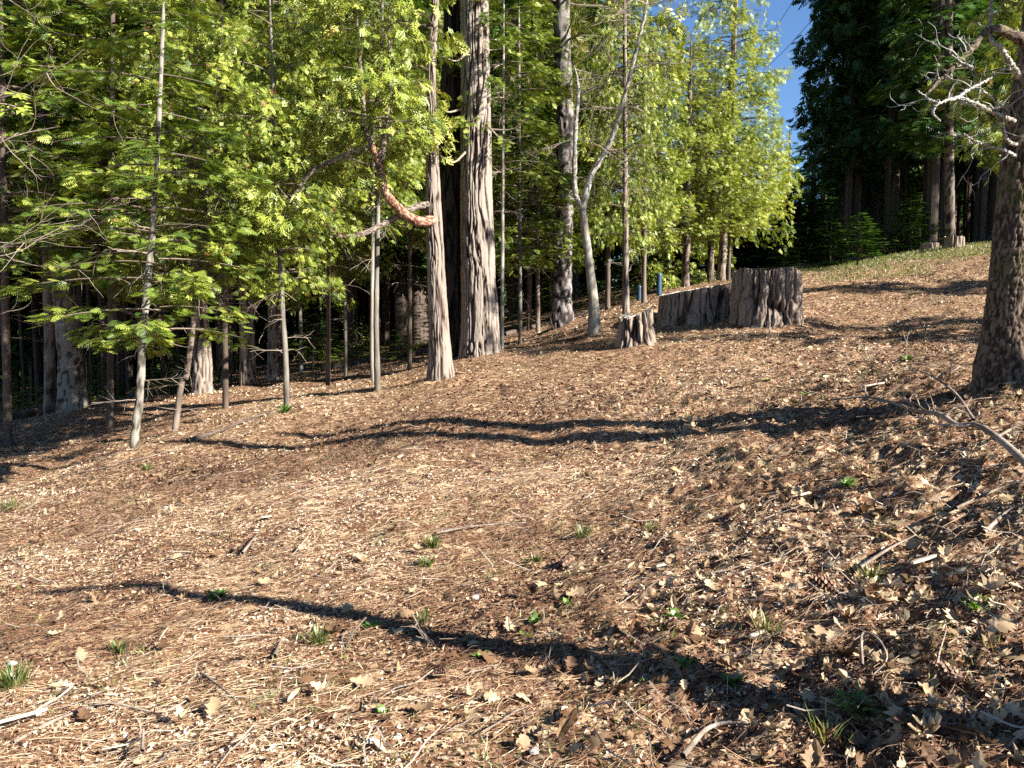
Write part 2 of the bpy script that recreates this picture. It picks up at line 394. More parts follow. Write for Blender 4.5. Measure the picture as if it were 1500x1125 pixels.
# ------------------------------------------------------------------ ground sheet
def green_mask(x, y):
    m = ss(16, 21, y) * ss(3.5, 7, x) * .55                       # the mossy crest by the dark wood
    m = np.maximum(m, .28 * ss(10, 12, y) * ss(5, 6.5, x) * (1 - ss(22, 30, y)))
    return m
def build_ground():
    a1 = np.linspace(-42, 42, 460); a2 = np.linspace(42, 318, 90)[1:-1]
    ang = np.radians(np.concatenate([a1, a2]))
    r = np.concatenate([[.05, .5, 1.0, 1.4], np.geomspace(1.8, 26, 470), np.geomspace(27, 700, 70)])
    R, A = np.meshgrid(r, ang, indexing='ij')
    x = R * np.sin(A); y = R * np.cos(A); z = H(x, y)
    n, m = R.shape
    i = np.arange(n - 1)[:, None] * m; j = np.arange(m)[None]; j2 = (j + 1) % m
    f = np.stack([i + j, i + m + j, i + m + j2, i + j2], -1).reshape(-1, 4)
    mb = MB(); mb.add(np.stack([x, y, z], -1).reshape(-1, 3), f, green_mask(x, y).ravel())
    k = np.arange(1, m - 1); mb.f.append(np.stack([0 * k, k, k + 1], -1))
    o = mb.obj('ground', M['ground'], smooth=True); o['kind'] = 'structure'
build_ground()

# ------------------------------------------------------------------ foliage sprays
def rhomb(p, q, w, bend=0.0):
    p = np.array(p, float); q = np.array(q, float); d = q - p; L = np.linalg.norm(d); s = np.cross(d / L, [0, 0, 1]) * w
    m = p + d * .45 + np.array([0, 0, bend])
    return [p, m + s, q, m - s]
def tmpl(quads):
    v = np.array(quads).reshape(-1, 3); f = np.arange(len(v)).reshape(-1, 4); return v, f
def cedar_spray(rs, lod):
    q = []; n = 6 if lod == 0 else 4
    for k in range(n):
        s = .12 + .8 * k / n; side = 1 if k % 2 else -1
        p = np.array([s, 0, -.25 * s * s]); L = .5 * (1 - s) + .2
        an = radians(38 + rs.uniform(-8, 8)); d = np.array([cos(an), side * sin(an), -.25 - .2 * s])
        e = p + d * L; q.append(rhomb(p, e, .042 if lod == 0 else .1))
        if lod == 0:
            for t, sg in ((.45, 1), (.6, -1)):
                a2 = an * side + sg * radians(35); b = p + d * L * t
                q.append(rhomb(b, b + np.array([cos(a2), sin(a2), -.3]) * L * .5, .04))
    q.append(rhomb((0, 0, 0), (1, 0, -.3), .045 if lod == 0 else .09))
    return tmpl(q)
def fir_spray(rs, lod):
    q = []; n = 7 if lod == 0 else 4
    for k in range(n):
        for side in (1, -1):
            s = .08 + .85 * (k + .3 * (side > 0)) / n
            p = np.array([s, 0, -.06 * s]); L = .42 * (1 - s) + .12
            an = radians(55 + rs.uniform(-6, 6)); d = np.array([cos(an), side * sin(an), -.08 + rs.uniform(-.05, .05)])
            q.append(rhomb(p, p + d * L, .045 if lod == 0 else .085, .02))
    q.append(rhomb((0, 0, 0), (1.05, 0, -.06), .04 if lod == 0 else .08))
    return tmpl(q)
def pine_tuft(rs, lod):
    q = []
    for k in range(14):
        a = rs.uniform(0, 2 * pi); b = rs.uniform(.25, 1.1)
        q.append(rhomb((0, 0, 0), (cos(b), sin(b) * cos(a), sin(b) * sin(a)), .022))
    return tmpl(q)
_rs = np.random.default_rng(3)
TM = {'cedar0': [cedar_spray(_rs, 0) for _ in range(4)], 'cedar1': [cedar_spray(_rs, 1) for _ in range(4)],
      'fir0': [fir_spray(_rs, 0) for _ in range(4)], 'fir1': [fir_spray(_rs, 1) for _ in range(4)],
      'pine0': [pine_tuft(_rs, 0) for _ in range(4)], 'pine1': [pine_tuft(_rs, 0) for _ in range(4)]}
def nrm(v): return v / (np.linalg.norm(v, axis=-1, keepdims=True) + 1e-9)
def place(mb, tms, P, Fw, Up, Sc, att, rg):
    if len(P) == 0: return
    Fw = nrm(Fw); Sd = nrm(np.cross(Up, Fw)); Up = np.cross(Fw, Sd)
    pick = rg.integers(0, len(tms), len(P))
    for k, (v, f) in enumerate(tms):
        I = np.nonzero(pick == k)[0]
        if not len(I): continue
        V = (v[None, :, 0:1] * Fw[I, None] + v[None, :, 1:2] * Sd[I, None] + v[None, :, 2:3] * Up[I, None]) * Sc[I, None, None] + P[I, None]
        nv = len(v); ff = f[None] + (np.arange(len(I)) * nv)[:, None, None]
        mb.add(V.reshape(-1, 3), ff.reshape(-1, f.shape[1]), np.repeat(att[I], nv))
def dress(mf, mw, path, L, sp, lod, dens, size, rg, wood_r=None, start=.22, tone=0.0, width=.38):
    """a limb: its wood along path, sprays on both sides"""
    path = np.asarray(path); n = len(path)
    if mw is not None:
        r0 = wood_r if wood_r else .010 * L + .004
        tube(mw, path, np.linspace(r0, .003, n), 4, cap=False, a=float(rg.uniform(.2, .7)))
    ns = max(4, int(dens * L * (.6 + .5 * L)))
    s = start + (1 - start) * rg.uniform(0, 1, ns) ** .75
    t = s * (n - 1); i = np.minimum(t.astype(int), n - 2); u = (t - i)[:, None]
    base = path[i] * (1 - u) + path[i + 1] * u; d = nrm(path[i + 1] - path[i])
    lat = nrm(np.cross(d, [0, 0, 1.0])); side = rg.choice([-1., 1.], ns)[:, None]
    off = rg.uniform(0, 1, ns)[:, None] * width * L * (1.08 - s)[:, None]
    droop = .35 if sp == 'cedar' else .14
    P = base + lat * side * off + d * off * .45
    P[:, 2] += -droop * off[:, 0] + rg.normal(0, (.06 + .06 * L) if sp == 'cedar' else (.04 + .03 * L), ns)
    keep = vnoise(P[:, 0] * 2.6, P[:, 1] * 2.6, P[:, 2] * 3.4, 77) + rg.normal(0, .06, ns) > (.42 if lod == 0 or sp == 'fir' else .3)
    P = P[keep]; d = d[keep]; lat = lat[keep]; side = side[keep]; s = s[keep]; ns = len(P)
    if ns == 0: return
    tipf = rg.uniform(0, .9, ns)[:, None]
    Fw = d * (.6 + .5 * tipf) + lat * side * (1 - tipf * .8) + rg.normal(0, .22, (ns, 3))
    if sp == 'cedar': Fw[:, 2] -= rg.uniform(.0, 1.1, ns)
    else: Fw[:, 2] -= rg.uniform(-.1, .5, ns)
    Up = np.array([0, 0, 1.]) + rg.normal(0, .95 if sp == 'cedar' else .4, (ns, 3))
    sc = size * rg.uniform(.65, 1.25, ns)
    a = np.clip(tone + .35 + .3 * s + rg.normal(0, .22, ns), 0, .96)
    if sp == 'cedar': a[rg.uniform(0, 1, ns) < .02] = 1.0
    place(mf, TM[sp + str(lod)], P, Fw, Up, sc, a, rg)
def crown_mesh(name, Ht, R, nb, sp, lod, dens, size, seed, matk, profile=.75, tone=0., z0=0., drop=0.0, uneven=.35, twigs=0):
    """crown from z0 to Ht on the local z axis"""
    rg = np.random.default_rng(seed); mf = MB(); mw = MB()
    for k in range(nb):
        t = (k + rg.uniform(0, 1)) / nb
        t = t ** 1.15
        z = z0 + (Ht - z0) * t
        L = R * (1 - t) ** profile * rg.uniform(1 - uneven, 1.1) + .12
        az = k * 2.39996 + rg.normal(0, .3)
        if t < .12: L *= .75
        u = np.linspace(0, 1, 7)[:, None]; h = np.array([cos(az), sin(az), 0]); l2 = np.array([-sin(az), cos(az), 0])
        if sp == 'cedar': zz = (.28 * u - .42 * u ** 2 + .10 * u ** 3) * L
        else: zz = (.14 * u - (.30 + drop) * u ** 2 + .08 * u ** 3) * L
        if t > .75: zz = zz + .5 * u * L * (t - .75) * 4
        wv = rg.normal(0, .06) * L * np.sin(u * 3)
        path = h * u * L + l2 * wv + np.array([0, 0, 1.]) * (zz + z)
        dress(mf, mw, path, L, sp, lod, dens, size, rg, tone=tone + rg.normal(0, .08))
    for k in range(twigs):                        # dead bare branches below the live crown
        z = z0 - rg.uniform(0, 1.3) ; az = rg.uniform(0, 6.28); L = rg.uniform(.3, .6) * R
        u = np.linspace(0, 1, 6)[:, None]
        p = np.array([cos(az), sin(az), 0]) * u * L + np.array([0, 0, 1]) * (z - .25 * L * u * u) + rg.normal(0, .03, (6, 3)) * u
        tube(mw, p, np.linspace(.008, .002, 6), 3, cap=False, a=.4)
        for _ in range(3):
            s = rg.integers(1, 5); q = p[s] + np.outer(np.linspace(0, 1, 3), rg.normal(0, .22, 3) + np.array([cos(az), sin(az), 0]) * .15) * L
            tube(mw, q, [.004, .003, .0015], 3, cap=False, a=.4)
    return mf.mesh(name, M[matk]), (mw.mesh(name + '_wood', M['twig_dark']))

LIB = {}
LIB['cedar_near'] = [crown_mesh('crown', 8.0, 1.9, 74, 'cedar', 0, 96, .145, 100 + i, 'cedar', .5, .02) for i in range(2)]
LIB['fir_near'] = [crown_mesh('crown', 8.0, 1.8, 66, 'fir', 0, 56, .19, 200 + i, 'fir', .6, .1, drop=.05) for i in range(2)]
LIB['cedar_mid'] = [crown_mesh('crown', 10, 2.2, 90, 'cedar', 1, 26, .28, 300 + i, 'cedar', .6, .0) for i in range(2)]
LIB['gold_mid'] = [crown_mesh('crown', 9, 2.3, 130, 'cedar', 0, 58, .145, 330 + i, 'gold', .85, .1) for i in range(2)]
LIB['fir_mid'] = [crown_mesh('crown', 10, 2.2, 80, 'fir', 1, 22, .33, 400 + i, 'fir', .65, .0) for i in range(2)]
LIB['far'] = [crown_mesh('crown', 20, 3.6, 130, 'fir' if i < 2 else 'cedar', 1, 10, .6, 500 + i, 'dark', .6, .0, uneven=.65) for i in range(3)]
print('library tris', sum(sum(len(p.vertices) // 2 for p in m) for v in LIB.values() for m in v))

# ------------------------------------------------------------------ trees
BK = {'cedar': ('furrow', .035, 19), 'young': ('furrow', .016, 30), 'fir': ('plate', .014, 9), 'oak': ('plate', .010, 42), 'pine': ('plate', .03, 7), 'plain': ('plain', .006, 9), 'pale': ('plain', .006, 12)}
def trunk(parent, pts, rad, bark, matk, sides=14, step=.09, seed=1, flare=.0, amp=None, flare_h=.45, name='trunk'):
    """pts in world space; the parent Empty stands at the base"""
    b = np.array(parent.location); pts = np.array(pts) - b
    n = max(8, int(np.linalg.norm(np.diff(pts, axis=0), axis=1).sum() / step))
    P = spline(pts, n); t = np.linspace(0, len(pts) - 1, n); R = np.interp(t, np.arange(len(pts)), rad)
    kd, am, f = BK[bark]
    mb = MB(); tube(mb, P, R, sides, bark_disp(kd, amp if amp is not None else am, seed, flare, f, flare_h=flare_h), cap=False)
    o = mb.obj(name, M[matk], parent, smooth=True); return o, P
def put_crown(parent, key, var, base_z, height, radius_scale, rot=0., at=(0, 0), matk=None):
    me, wo = LIB[key][var % len(LIB[key])]
    nat = {'cedar_near': 8., 'fir_near': 8., 'cedar_mid': 10., 'gold_mid': 9., 'fir_mid': 10., 'far': 20.}[key]
    for nm, m in (('crown', me), ('branches', wo)):
        o = bpy.data.objects.new(nm, m); COL.objects.link(o); o.parent = parent
        o.location = (at[0], at[1], base_z); o.scale = (radius_scale, radius_scale, height / nat); o.rotation_euler = (0, 0, rot)
        o['kind'] = 'stuff'
def base_at(px, py, Y, sink=.06):
    p = W(px, py, Y); return np.array([p[0], p[1], float(hbase(p[0], p[1])) - sink])
def wander(p, d, L, r, rg, up=.15, wig=.18, n=8):
    pts = [np.array(p, float)]; d = nrm(np.array(d, float))
    for k in range(n):
        d = nrm(d + rg.normal(0, wig, 3) + np.array([0, 0, up * .3])); pts.append(pts[-1] + d * L / n)
    return np.array(pts)
def bare(mb, p, d, L, r, rg, depth, up=.15, kids=5, wig=.18):
    P = wander(p, d, L, r, rg, up, wig); tube(mb, P, np.linspace(r, r * .3, len(P)), 5 if depth > 1 else 3, cap=False, a=float(rg.uniform(.3, .8)))
    if depth > 0:
        for k in range(kids):
            i = int(rg.integers(2, len(P) - 1)); dd = nrm(P[i + 1] - P[i]); q = nrm(dd + rg.normal(0, .7, 3))
            bare(mb, P[i], q, L * rg.uniform(.35, .6), r * .5, rg, depth - 1, up, kids, wig)
def simple_tree(name, label, px, py, Y, top_px, w0, w1, total, bark, matk, crown=None, group=None, seed=0, sides=10, flare=0., cat='tree', mids=()):
    """trunk from the base pixel to (top_px at the frame's top); widths in photo pixels"""
    b = base_at(px, py, Y); e = empty(name, b, label, cat, group)
    pts = [b]; rad = [w0 / 2 / F * Y]
    for (mx, my, mw) in mids:
        pts.append(W(mx, my, Y)); rad.append(mw / 2 / F * Y)
    if top_px is not None:
        pt = W(top_px, 0, Y)
        if pt[2] < b[2] + total: pts.append(pt); rad.append(w1 / 2 / F * Y)
    if len(pts) == 1: pts.append(b + np.array([.02, 0, total * .5])); rad.append(rad[0] * .7)
    last, prev = pts[-1], pts[-2]
    d = (last - prev) / max(last[2] - prev[2], .1); d[:2] *= .5
    hgt = b[2] + total - last[2]
    if hgt > .3:
        pts.append(last + d * hgt); rad.append(max(.006, rad[-1] * .2))
    _, P = trunk(e, pts, rad, bark, matk, sides, step=.1 if sides > 12 else .2, seed=seed, flare=flare)
    if crown:
        for (key, var, cpy, hh, rs) in crown:
            cz = W(px, cpy, Y)[2] - b[2]
            k = int(np.argmin(np.abs(P[:, 2] - (cz + .5 * min(hh, 4)))))
            put_crown(e, key, var, cz, hh, rs, rot=seed * 1.7, at=(P[k, 0], P[k, 1]))
        if Y < 18 and total > 4:
            rgt = np.random.default_rng(seed + 500); md = MB()
            for _ in range(26):
                z = cz + rgt.uniform(-1.1, 2.2)
                if z < .5: continue
                k = int(np.argmin(np.abs(P[:, 2] - z))); az = rgt.uniform(0, 2 * pi)
                bare(md, P[k], [cos(az), sin(az), rgt.uniform(-.25, .15)], rgt.uniform(.35, 1.1) * crown[0][4], .007, rgt, 1, -.12, 4, .13)
            if md.v: md.obj('dead_twigs', M['twig'], e)['kind'] = 'stuff'
    return e, P

LT = []
# --- the big twin cedar in the middle
b = base_at(703, 528, 14, .12)
e = empty('cedar_tree', b, 'thickest cedar in the middle, straight trunk of pale furrowed bark lit by the sun', 'tree')
trunk(e, [b, W(703, 470, 14), W(698, 300, 14), W(697, 140, 14), W(695, 0, 14), W(692, -400, 14), W(690, -1100, 14)], [.37, .325, .275, .25, .235, .19, .05], 'cedar', 'b_cedar', 190, .03, 7, .02, amp=.045, flare_h=.3)
put_crown(e, 'far', 2, 9.0, 13, .8, 1.1)
mb = MB(); rg = np.random.default_rng(5)
for (px, py, qx, qy) in ((712, 105, 750, 135), (715, 185, 762, 200), (690, 70, 648, 82), (676, 160, 628, 140), (672, 176, 612, 208), (683, 222, 645, 228), (718, 190, 790, 160)):
    p = W(px, py, 13.8) - b; q = W(qx, qy, 13.3) - b
    m = (p + q) / 2 + np.array([0, 0, -.15]); mb2 = MB()
    tube(mb2, spline([p, m, q], 9), np.linspace(.022, .005, 9), 5, a=.7)
    mb2.obj('branch', M['twig'], e)
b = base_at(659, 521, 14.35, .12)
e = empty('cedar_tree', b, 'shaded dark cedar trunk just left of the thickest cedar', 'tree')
trunk(e, [b, W(660, 460, 14.35), W(658, 300, 14.35), W(660, 150, 14.35), W(664, 0, 14.35), W(668, -600, 14.35)], [.26, .23, .22, .19, .16, .05], 'cedar', 'b_cedar_shade', 60, .05, 9, .08)
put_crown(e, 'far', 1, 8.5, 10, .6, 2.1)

# --- the slimmer cedar in front with the swept branches
YM = 11.5
b = base_at(646, 563, YM, .1)
e = empty('cedar_tree', b, 'slim cedar with two swept branches curving out to the left', 'tree')
trunk(e, [b, W(645, 520, YM), W(639, 400, YM), W(636, 325, YM), W(633, 220, YM), W(632, 110, YM), W(640, -60, YM), W(640, -260, YM)], [.165, .15, .125, .115, .085, .055, .045, .01], 'young', 'b_young', 90, .03, 17, .04, amp=.022, flare_h=.3)
def limb(parent, pts, rad, matk, nm='branch', sides=24, bark='plain', n=90, seed=2):
    bb = np.array(parent.location); P = spline(np.array(pts) - bb, n)
    R = np.interp(np.linspace(0, len(pts) - 1, n), np.arange(len(pts)), rad)
    R = R * (1 + .2 * np.exp(-np.arange(n) / 5.)) * (1 + .12 * np.sin(np.arange(n) * .9 + seed) * np.sin(np.arange(n) * .37))
    P = P + np.random.default_rng(seed).normal(0, .0035, P.shape)
    mb = MB(); tube(mb, P, R, sides, bark_disp('plate', min(.003, .045 * max(rad)), seed, 0, 45), cap=False); mb.obj(nm, M[matk], parent, smooth=True); return P[np.linspace(0, n - 1, 40).astype(int)]
L1 = limb(e, [W(640, 322, 11.5), W(612, 324, 11.2), W(583, 305, 11.0), W(563, 278, 10.9), W(556, 245, 10.9), W(545, 212, 10.9)], [.072, .07, .066, .06, .054, .042], 'b_red')
L1b = limb(e, [W(556, 240, 10.9), W(563, 205, 10.9), W(566, 175, 10.9), W(572, 120, 10.9), W(570, 40, 10.9), W(572, -60, 10.9)], [.05, .042, .036, .028, .02, .008], 'b_young')
L1c = limb(e, [W(548, 215, 10.9), W(534, 188, 10.9), W(532, 150, 10.85), W(525, 60, 10.8), W(520, -40, 10.8)], [.045, .035, .028, .018, .006], 'b_young')
L2 = limb(e, [W(636, 298, 11.5), W(605, 305, 11.3), W(572, 322, 11.1), W(530, 343, 10.9), W(495, 346, 10.8), W(480, 330, 10.7)], [.05, .046, .042, .036, .03, .022], 'b_young')
L2b = limb(e, [W(480, 330, 10.7), W(455, 312, 10.6), W(430, 300, 10.6), W(405, 270, 10.5)], [.022, .02, .014, .006], 'b_young')
L3 = limb(e, [W(545, 215, 10.9), W(505, 228, 10.9), W(460, 250, 10.8), W(435, 280, 10.7), W(415, 310, 10.6)], [.042, .036, .03, .02, .008], 'twig_dark')
rg = np.random.default_rng(44); mf = MB(); mw = MB()
def side_limbs(P, n, Lr, t0=.1, up=.1, sp='cedar', dens=62, size=.18, tone=.1, toward=None):
    for k in range(n):
        s = int((t0 + (1 - t0) * rg.uniform()) * (len(P) - 1)); az = rg.uniform(0, 2 * pi)
        h = np.array([cos(az), sin(az), 0])
        if toward is not None: h = nrm(h + np.array(toward))
        L = rg.uniform(*Lr); u = np.linspace(0, 1, 6)[:, None]
        path = P[s] + h * u * L + np.array([0, 0, 1]) * (up * u - .35 * u * u) * L + rg.normal(0, .03, (6, 3)) * u
        dress(mf, mw, path, L, sp, 0, dens, size, rg, tone=tone)
side_limbs(L1b, 26, (.5, 1.1), .25, .3); side_limbs(L1c, 26, (.5, 1.15), .2, .3, toward=(-.5, 0, 0)); side_limbs(L2b, 9, (.3, .7), .3); side_limbs(L3, 9, (.4, .8), .3)
TMp = spline(np.array([W(634, 250, YM), W(632, 110, YM), W(640, -60, YM), W(640, -260, YM)]) - b, 30)
side_limbs(TMp, 30, (.5, 1.2), .3, .2, toward=(-.35, -.1, 0))
for (px, py) in ((650, 185), (600, 120), (600, 60), (650, 40)):
    p0 = W(634, py + 5, 11.4) - b; p1 = W(px, py, 11.2) - b
    dress(mf, mw, spline([p0, (p0 + p1) / 2 + np.array([0, 0, .05]), p1], 6), .8, 'cedar', 0, 22, .22, rg, tone=.15, start=.4)
o = mf.obj('crown', M['cedar'], e); o['kind'] = 'stuff'
o = mw.obj('branches', M['twig_dark'], e); o['kind'] = 'stuff'

# --- left side
simple_tree('fir_tree', 'thick grey mottled fir trunk with a flared foot at the far left', 108, 606, 15, 62, 37, 24, 19, 'fir', 'b_fir',
            [('fir_mid', 0, 330, 14, 1.3)], seed=3, sides=44, flare=.05, mids=((102, 520, 31), (90, 400, 27), (80, 300, 30)))
simple_tree('cedar_tree', 'brown trunk tucked against the left of the thick grey fir', 72, 612, 15.5, 58, 16, 10, 12, 'young', 'b_young', [('cedar_mid', 1, 300, 9, 1.)], seed=4, mids=((72, 480, 14),))
simple_tree('fir_sapling', 'slender pale fir sapling with low flat green branches, nearest at the left', 195, 656, 9.8, 240, 13, 3.5, 6.5, 'fir', 'b_fir',
            [('fir_near', 0, 500, 5.6, .95)], seed=5, sides=16, mids=((206, 560, 11.5), (214, 440, 10), (226, 300, 8)))
simple_tree('fir_sapling', 'thin leaning sapling right of the nearest fir sapling', 255, 633, 11, 320, 9, 3, 6, 'plain', 'b_young',
            [('cedar_near', 1, 430, 5.0, .8)], seed=6, mids=((266, 560, 9), (280, 500, 8)))
simple_tree('cedar_tree', 'reddish cedar trunk left of the group of three pale trunks', 297, 583, 15, 283, 30, 16, 17, 'cedar', 'b_cedar', [('cedar_mid', 0, 330, 14, 1.1)], seed=7, sides=34, mids=((296, 500, 22), (290, 400, 20)))
simple_tree('cedar_tree', 'thinnest of the three pale trunks at left of centre', 331, 563, 19, 333, 15, 9, 15, 'young', 'b_cedar', [('cedar_mid', 1, 380, 12, 1.)], seed=8, sides=24, mids=((334, 480, 13),))
simple_tree('cedar_tree', 'middle one of the three pale trunks at left of centre', 364, 573, 16.5, 358, 24, 13, 16, 'cedar', 'b_cedar', [('cedar_mid', 0, 360, 12, 1.)], seed=9, sides=34, mids=((362, 480, 20),))
simple_tree('cedar_tree', 'rightmost of the three pale trunks at left of centre', 401, 560, 17.5, 404, 20, 12, 16, 'cedar', 'b_cedar', [('cedar_mid', 1, 360, 13, 1.)], seed=10, sides=30, mids=((402, 480, 17),))
simple_tree('cedar_sapling', 'thin olive stemmed sapling with bright drooping foliage, in front of the pale trunks', 420, 599, 11, 395, 9, 3, 7, 'plain', 'b_fir',
            [('cedar_near', 0, 415, 5.6, .62)], seed=11, mids=((418, 520, 8), (411, 400, 7)))
simple_tree('cedar_sapling', 'thin sapling with bare lower stem left of the slim cedar', 553, 574, 11.8, 560, 10, 4, 8, 'plain', 'b_fir', [('cedar_near', 1, 230, 5.0, .42)], seed=12, mids=((551, 470, 8), (553, 340, 6.5)))
simple_tree('cedar_sapling', 'very thin stem just behind the sapling left of the slim cedar', 547, 556, 13.5, 549, 7, 3, 7, 'plain', 'b_pale', [('cedar_near', 0, 300, 5, .6)], seed=13, mids=((545, 470, 6),))
simple_tree('cedar_sapling', 'thin stem between the pale trunks and the slim cedar', 507, 551, 16, 508, 6, 3, 7.5, 'plain', 'b_fir', [('cedar_near', 0, 400, 6, .7)], seed=14)
simple_tree('fir_sapling', 'thin stem right of the rightmost pale trunk', 441, 537, 19, 441, 6, 3, 8, 'plain', 'b_fir', [('cedar_mid', 0, 440, 7, .8)], seed=15)
simple_tree('fir_sapling', 'knee high young fir with bright needles in the gap left of centre', 458, 532, 17, 458, 3, 2, 1.05, 'plain', 'b_fir', [('fir_near', 1, 526, 1.0, .42)], seed=16)
simple_tree('cedar_sapling', 'slim cedar sapling filling in behind the curved branches', 480, 560, 14, 482, 7, 3, 8, 'plain', 'b_dark', [('cedar_near', 0, 335, 6.5, 1.0)], seed=17)
simple_tree('cedar_sapling', 'slim cedar sapling behind the slim cedar with swept branches', 600, 548, 15.5, 602, 7, 3, 9, 'plain', 'b_dark', [('cedar_near', 1, 345, 7.5, .9)], seed=18)
simple_tree('cedar_tree', 'leafy cedar behind the leaning sapling at left', 330, 590, 13, 325, 9, 5, 9, 'plain', 'b_dark', [('cedar_near', 1, 375, 7.5, 1.0)], seed=19)
simple_tree('fir_tree', 'leafy fir rising behind the nearest fir sapling', 160, 600, 13.5, 165, 10, 6, 9, 'plain', 'b_dark', [('fir_near', 1, 420, 8, 1.15)], seed=20)
simple_tree('fir_tree', 'dim fir at the left edge behind the bare twigs', 10, 622, 13, 0, 12, 7, 10, 'plain', 'b_dark', [('fir_near', 0, 400, 9, 1.2)], seed=21)

# --- right of the big cedar
simple_tree('fir_sapling', 'very straight pale thin stem at the right foot of the thickest cedar', 735, 518, 14.3, 738, 6.5, 2.5, 8.5, 'plain', 'b_pale', [('fir_near', 0, 250, 5.5, .7)], seed=30)
simple_tree('fir_sapling', 'thin fir stem with soft green branches, second right of the thickest cedar', 762, 512, 16, 760, 6.5, 3, 9, 'plain', 'b_fir', [('fir_near', 1, 385, 7.5, .95)], seed=31)
simple_tree('fir_sapling', 'thin reddish fir stem left of the pine', 788, 497, 18.5, 785, 7, 3, 9, 'plain', 'b_young', [('fir_near', 0, 380, 8, .95)], seed=32)
e, P = simple_tree('pine_tree', 'tall dark pine trunk with grey patchy bark behind the forked oak', 824, 470, 17, 822, 27, 24, 22, 'pine', 'b_pine', None, seed=33, sides=40, flare=.05, mids=((823, 380, 28), (829, 200, 27)))
rg = np.random.default_rng(71); mf = MB(); mw = MB()
def pine_branches(P, zs):
    for (z, L, n) in zs:
        k = int(np.argmin(np.abs(P[:, 2] - z)))
        for _ in range(n):
            az = rg.uniform(0, 2 * pi); LL = L * rg.uniform(.5, 1.1); u = np.linspace(0, 1, 7)[:, None]
            path = P[k] + np.array([cos(az), sin(az), 0]) * u * LL + np.array([0, 0, 1]) * (-.1 * u + .25 * u * u) * LL + rg.normal(0, .05, (7, 3)) * u
            tube(mw, path, np.linspace(.03, .006, 7), 5, cap=False, a=.5)
            m = 26; ii = rg.integers(3, 7, m)
            place(mf, TM['pine0'], path[ii] + rg.normal(0, .12, (m, 3)), rg.normal(0, 1, (m, 3)) + nrm(path[6] - path[0]) * .8, rg.normal(0, 1, (m, 3)), rg.uniform(.16, .26, m), rg.uniform(.3, 1, m), rg)
zc = W(824, 130, 17)[2] - e.location.z
pine_branches(P, [(zc, .75, 9), (zc + 1.0, 1.6, 4), (zc + 1.8, 2.2, 5), (zc + 3, 2.4, 6), (zc + 5, 2.6, 10), (zc + 7, 2.6, 12), (zc + 10, 2.0, 14), (zc - 1.1, 1.3, 3)])
mf.obj('crown', M['pine'], e)['kind'] = 'stuff'; mw.obj('branches', M['twig_dark'], e)['kind'] = 'stuff'

# forked pale oak and other bare growth
YT = 14.5
b = base_at(871, 497, YT, .05)
e = empty('oak_tree', b, 'pale smooth bare oak that forks into two stems, right of the pine', 'tree')
trunk(e, [b, W(869, 440, YT), W(860, 360, YT), W(853, 305, YT)], [.105, .085, .075, .07], 'pale', 'b_pale', 20, .05, 40, .03)
FR = limb(e, [W(853, 308, YT), W(866, 258, YT), W(893, 210, YT), (W(912, 150, YT)), W(928, 90, YT), W(946, 10, YT), W(950, -60, YT)], [.062, .055, .048, .04, .033, .024, .008], 'b_pale', 'fork')
FL = limb(e, [W(853, 308, YT), W(842, 275, YT), W(843, 190, YT), W(847, 130, YT), W(840, 90, YT)], [.052, .05, .042, .03, .01], 'b_pale', 'fork')
rg = np.random.default_rng(8); mb = MB()
for P, ks in ((FR, (12, 16, 19, 22, 25, 27, 29, 31, 33, 35, 37)), (FL, (12, 18, 24, 28, 32, 36))):
    for k in ks:
        for s in (1, 1):
            bare(mb, P[k], nrm(np.array([rg.choice([-1, 1, 1]) * 1., rg.normal(0, .6), rg.uniform(-.3, .6)])), rg.uniform(.7, 1.5), .011, rg, 2, -.1, 4, .2)
mb.obj('twigs', M['twig'], e)['kind'] = 'stuff'

simple_tree('cedar_tree', 'straight reddish trunk standing behind the smallest stump', 917, 458, 15.5, 915, 10, 4, 7, 'young', 'b_young', [('cedar_near', 0, 350, 6.5, .55)], seed=41, sides=16)
simple_tree('cedar_tree', 'dark thin trunk behind the left end of the long low stump', 943, 455, 17.5, 945, 8, 5, 7, 'young', 'b_dark', [('cedar_near', 1, 330, 5.0, .7)], seed=42)
simple_tree('cedar_tree', 'dark trunk carrying a low golden green crown behind the long low stump', 1004, 422, 20, 1010, 12, 6, 6.4, 'young', 'b_dark', [('gold_mid', 0, 345, 5.2, .9)], seed=43, sides=16)
simple_tree('cedar_tree', 'left of the close pair of trunks under the brightest crown', 1040, 416, 22, 1046, 9.5, 5, 6.4, 'young', 'b_dark', [('gold_mid', 1, 320, 4.8, .8)], seed=44, sides=16)
simple_tree('cedar_tree', 'right of the close pair of trunks, carrying the tall brightest yellow green cone', 1056, 416, 21.5, 1078, 12, 6, 11.8, 'young', 'b_young', [('gold_mid', 0, 345, 10.6, .95)], seed=45, sides=16)
simple_tree('cedar_sapling', 'dark leaning thin stem right of the close pair of trunks', 1067, 414, 20.5, 1080, 5.5, 3, 7, 'plain', 'b_dark', [('gold_mid', 1, 330, 6, .85)], seed=46)
simple_tree('cedar_tree', 'bushy cedar behind the bare forked oak', 890, 470, 19, 892, 8, 5, 12, 'plain', 'b_dark', [('cedar_mid', 0, 345, 10.5, 1.0)], seed=47)
simple_tree('cedar_tree', 'bushy cedar between the pine and the thickest cedar', 775, 492, 20, 778, 8, 5, 13, 'plain', 'b_dark', [('fir_mid', 0, 370, 12, 1.0)], seed=48)
simple_tree('cedar_tree', 'leafy low cedar showing through behind the blue pipes', 975, 420, 26, 975, 8, 5, 9, 'plain', 'b_dark', [('cedar_mid', 1, 425, 9, .9)], seed=49)

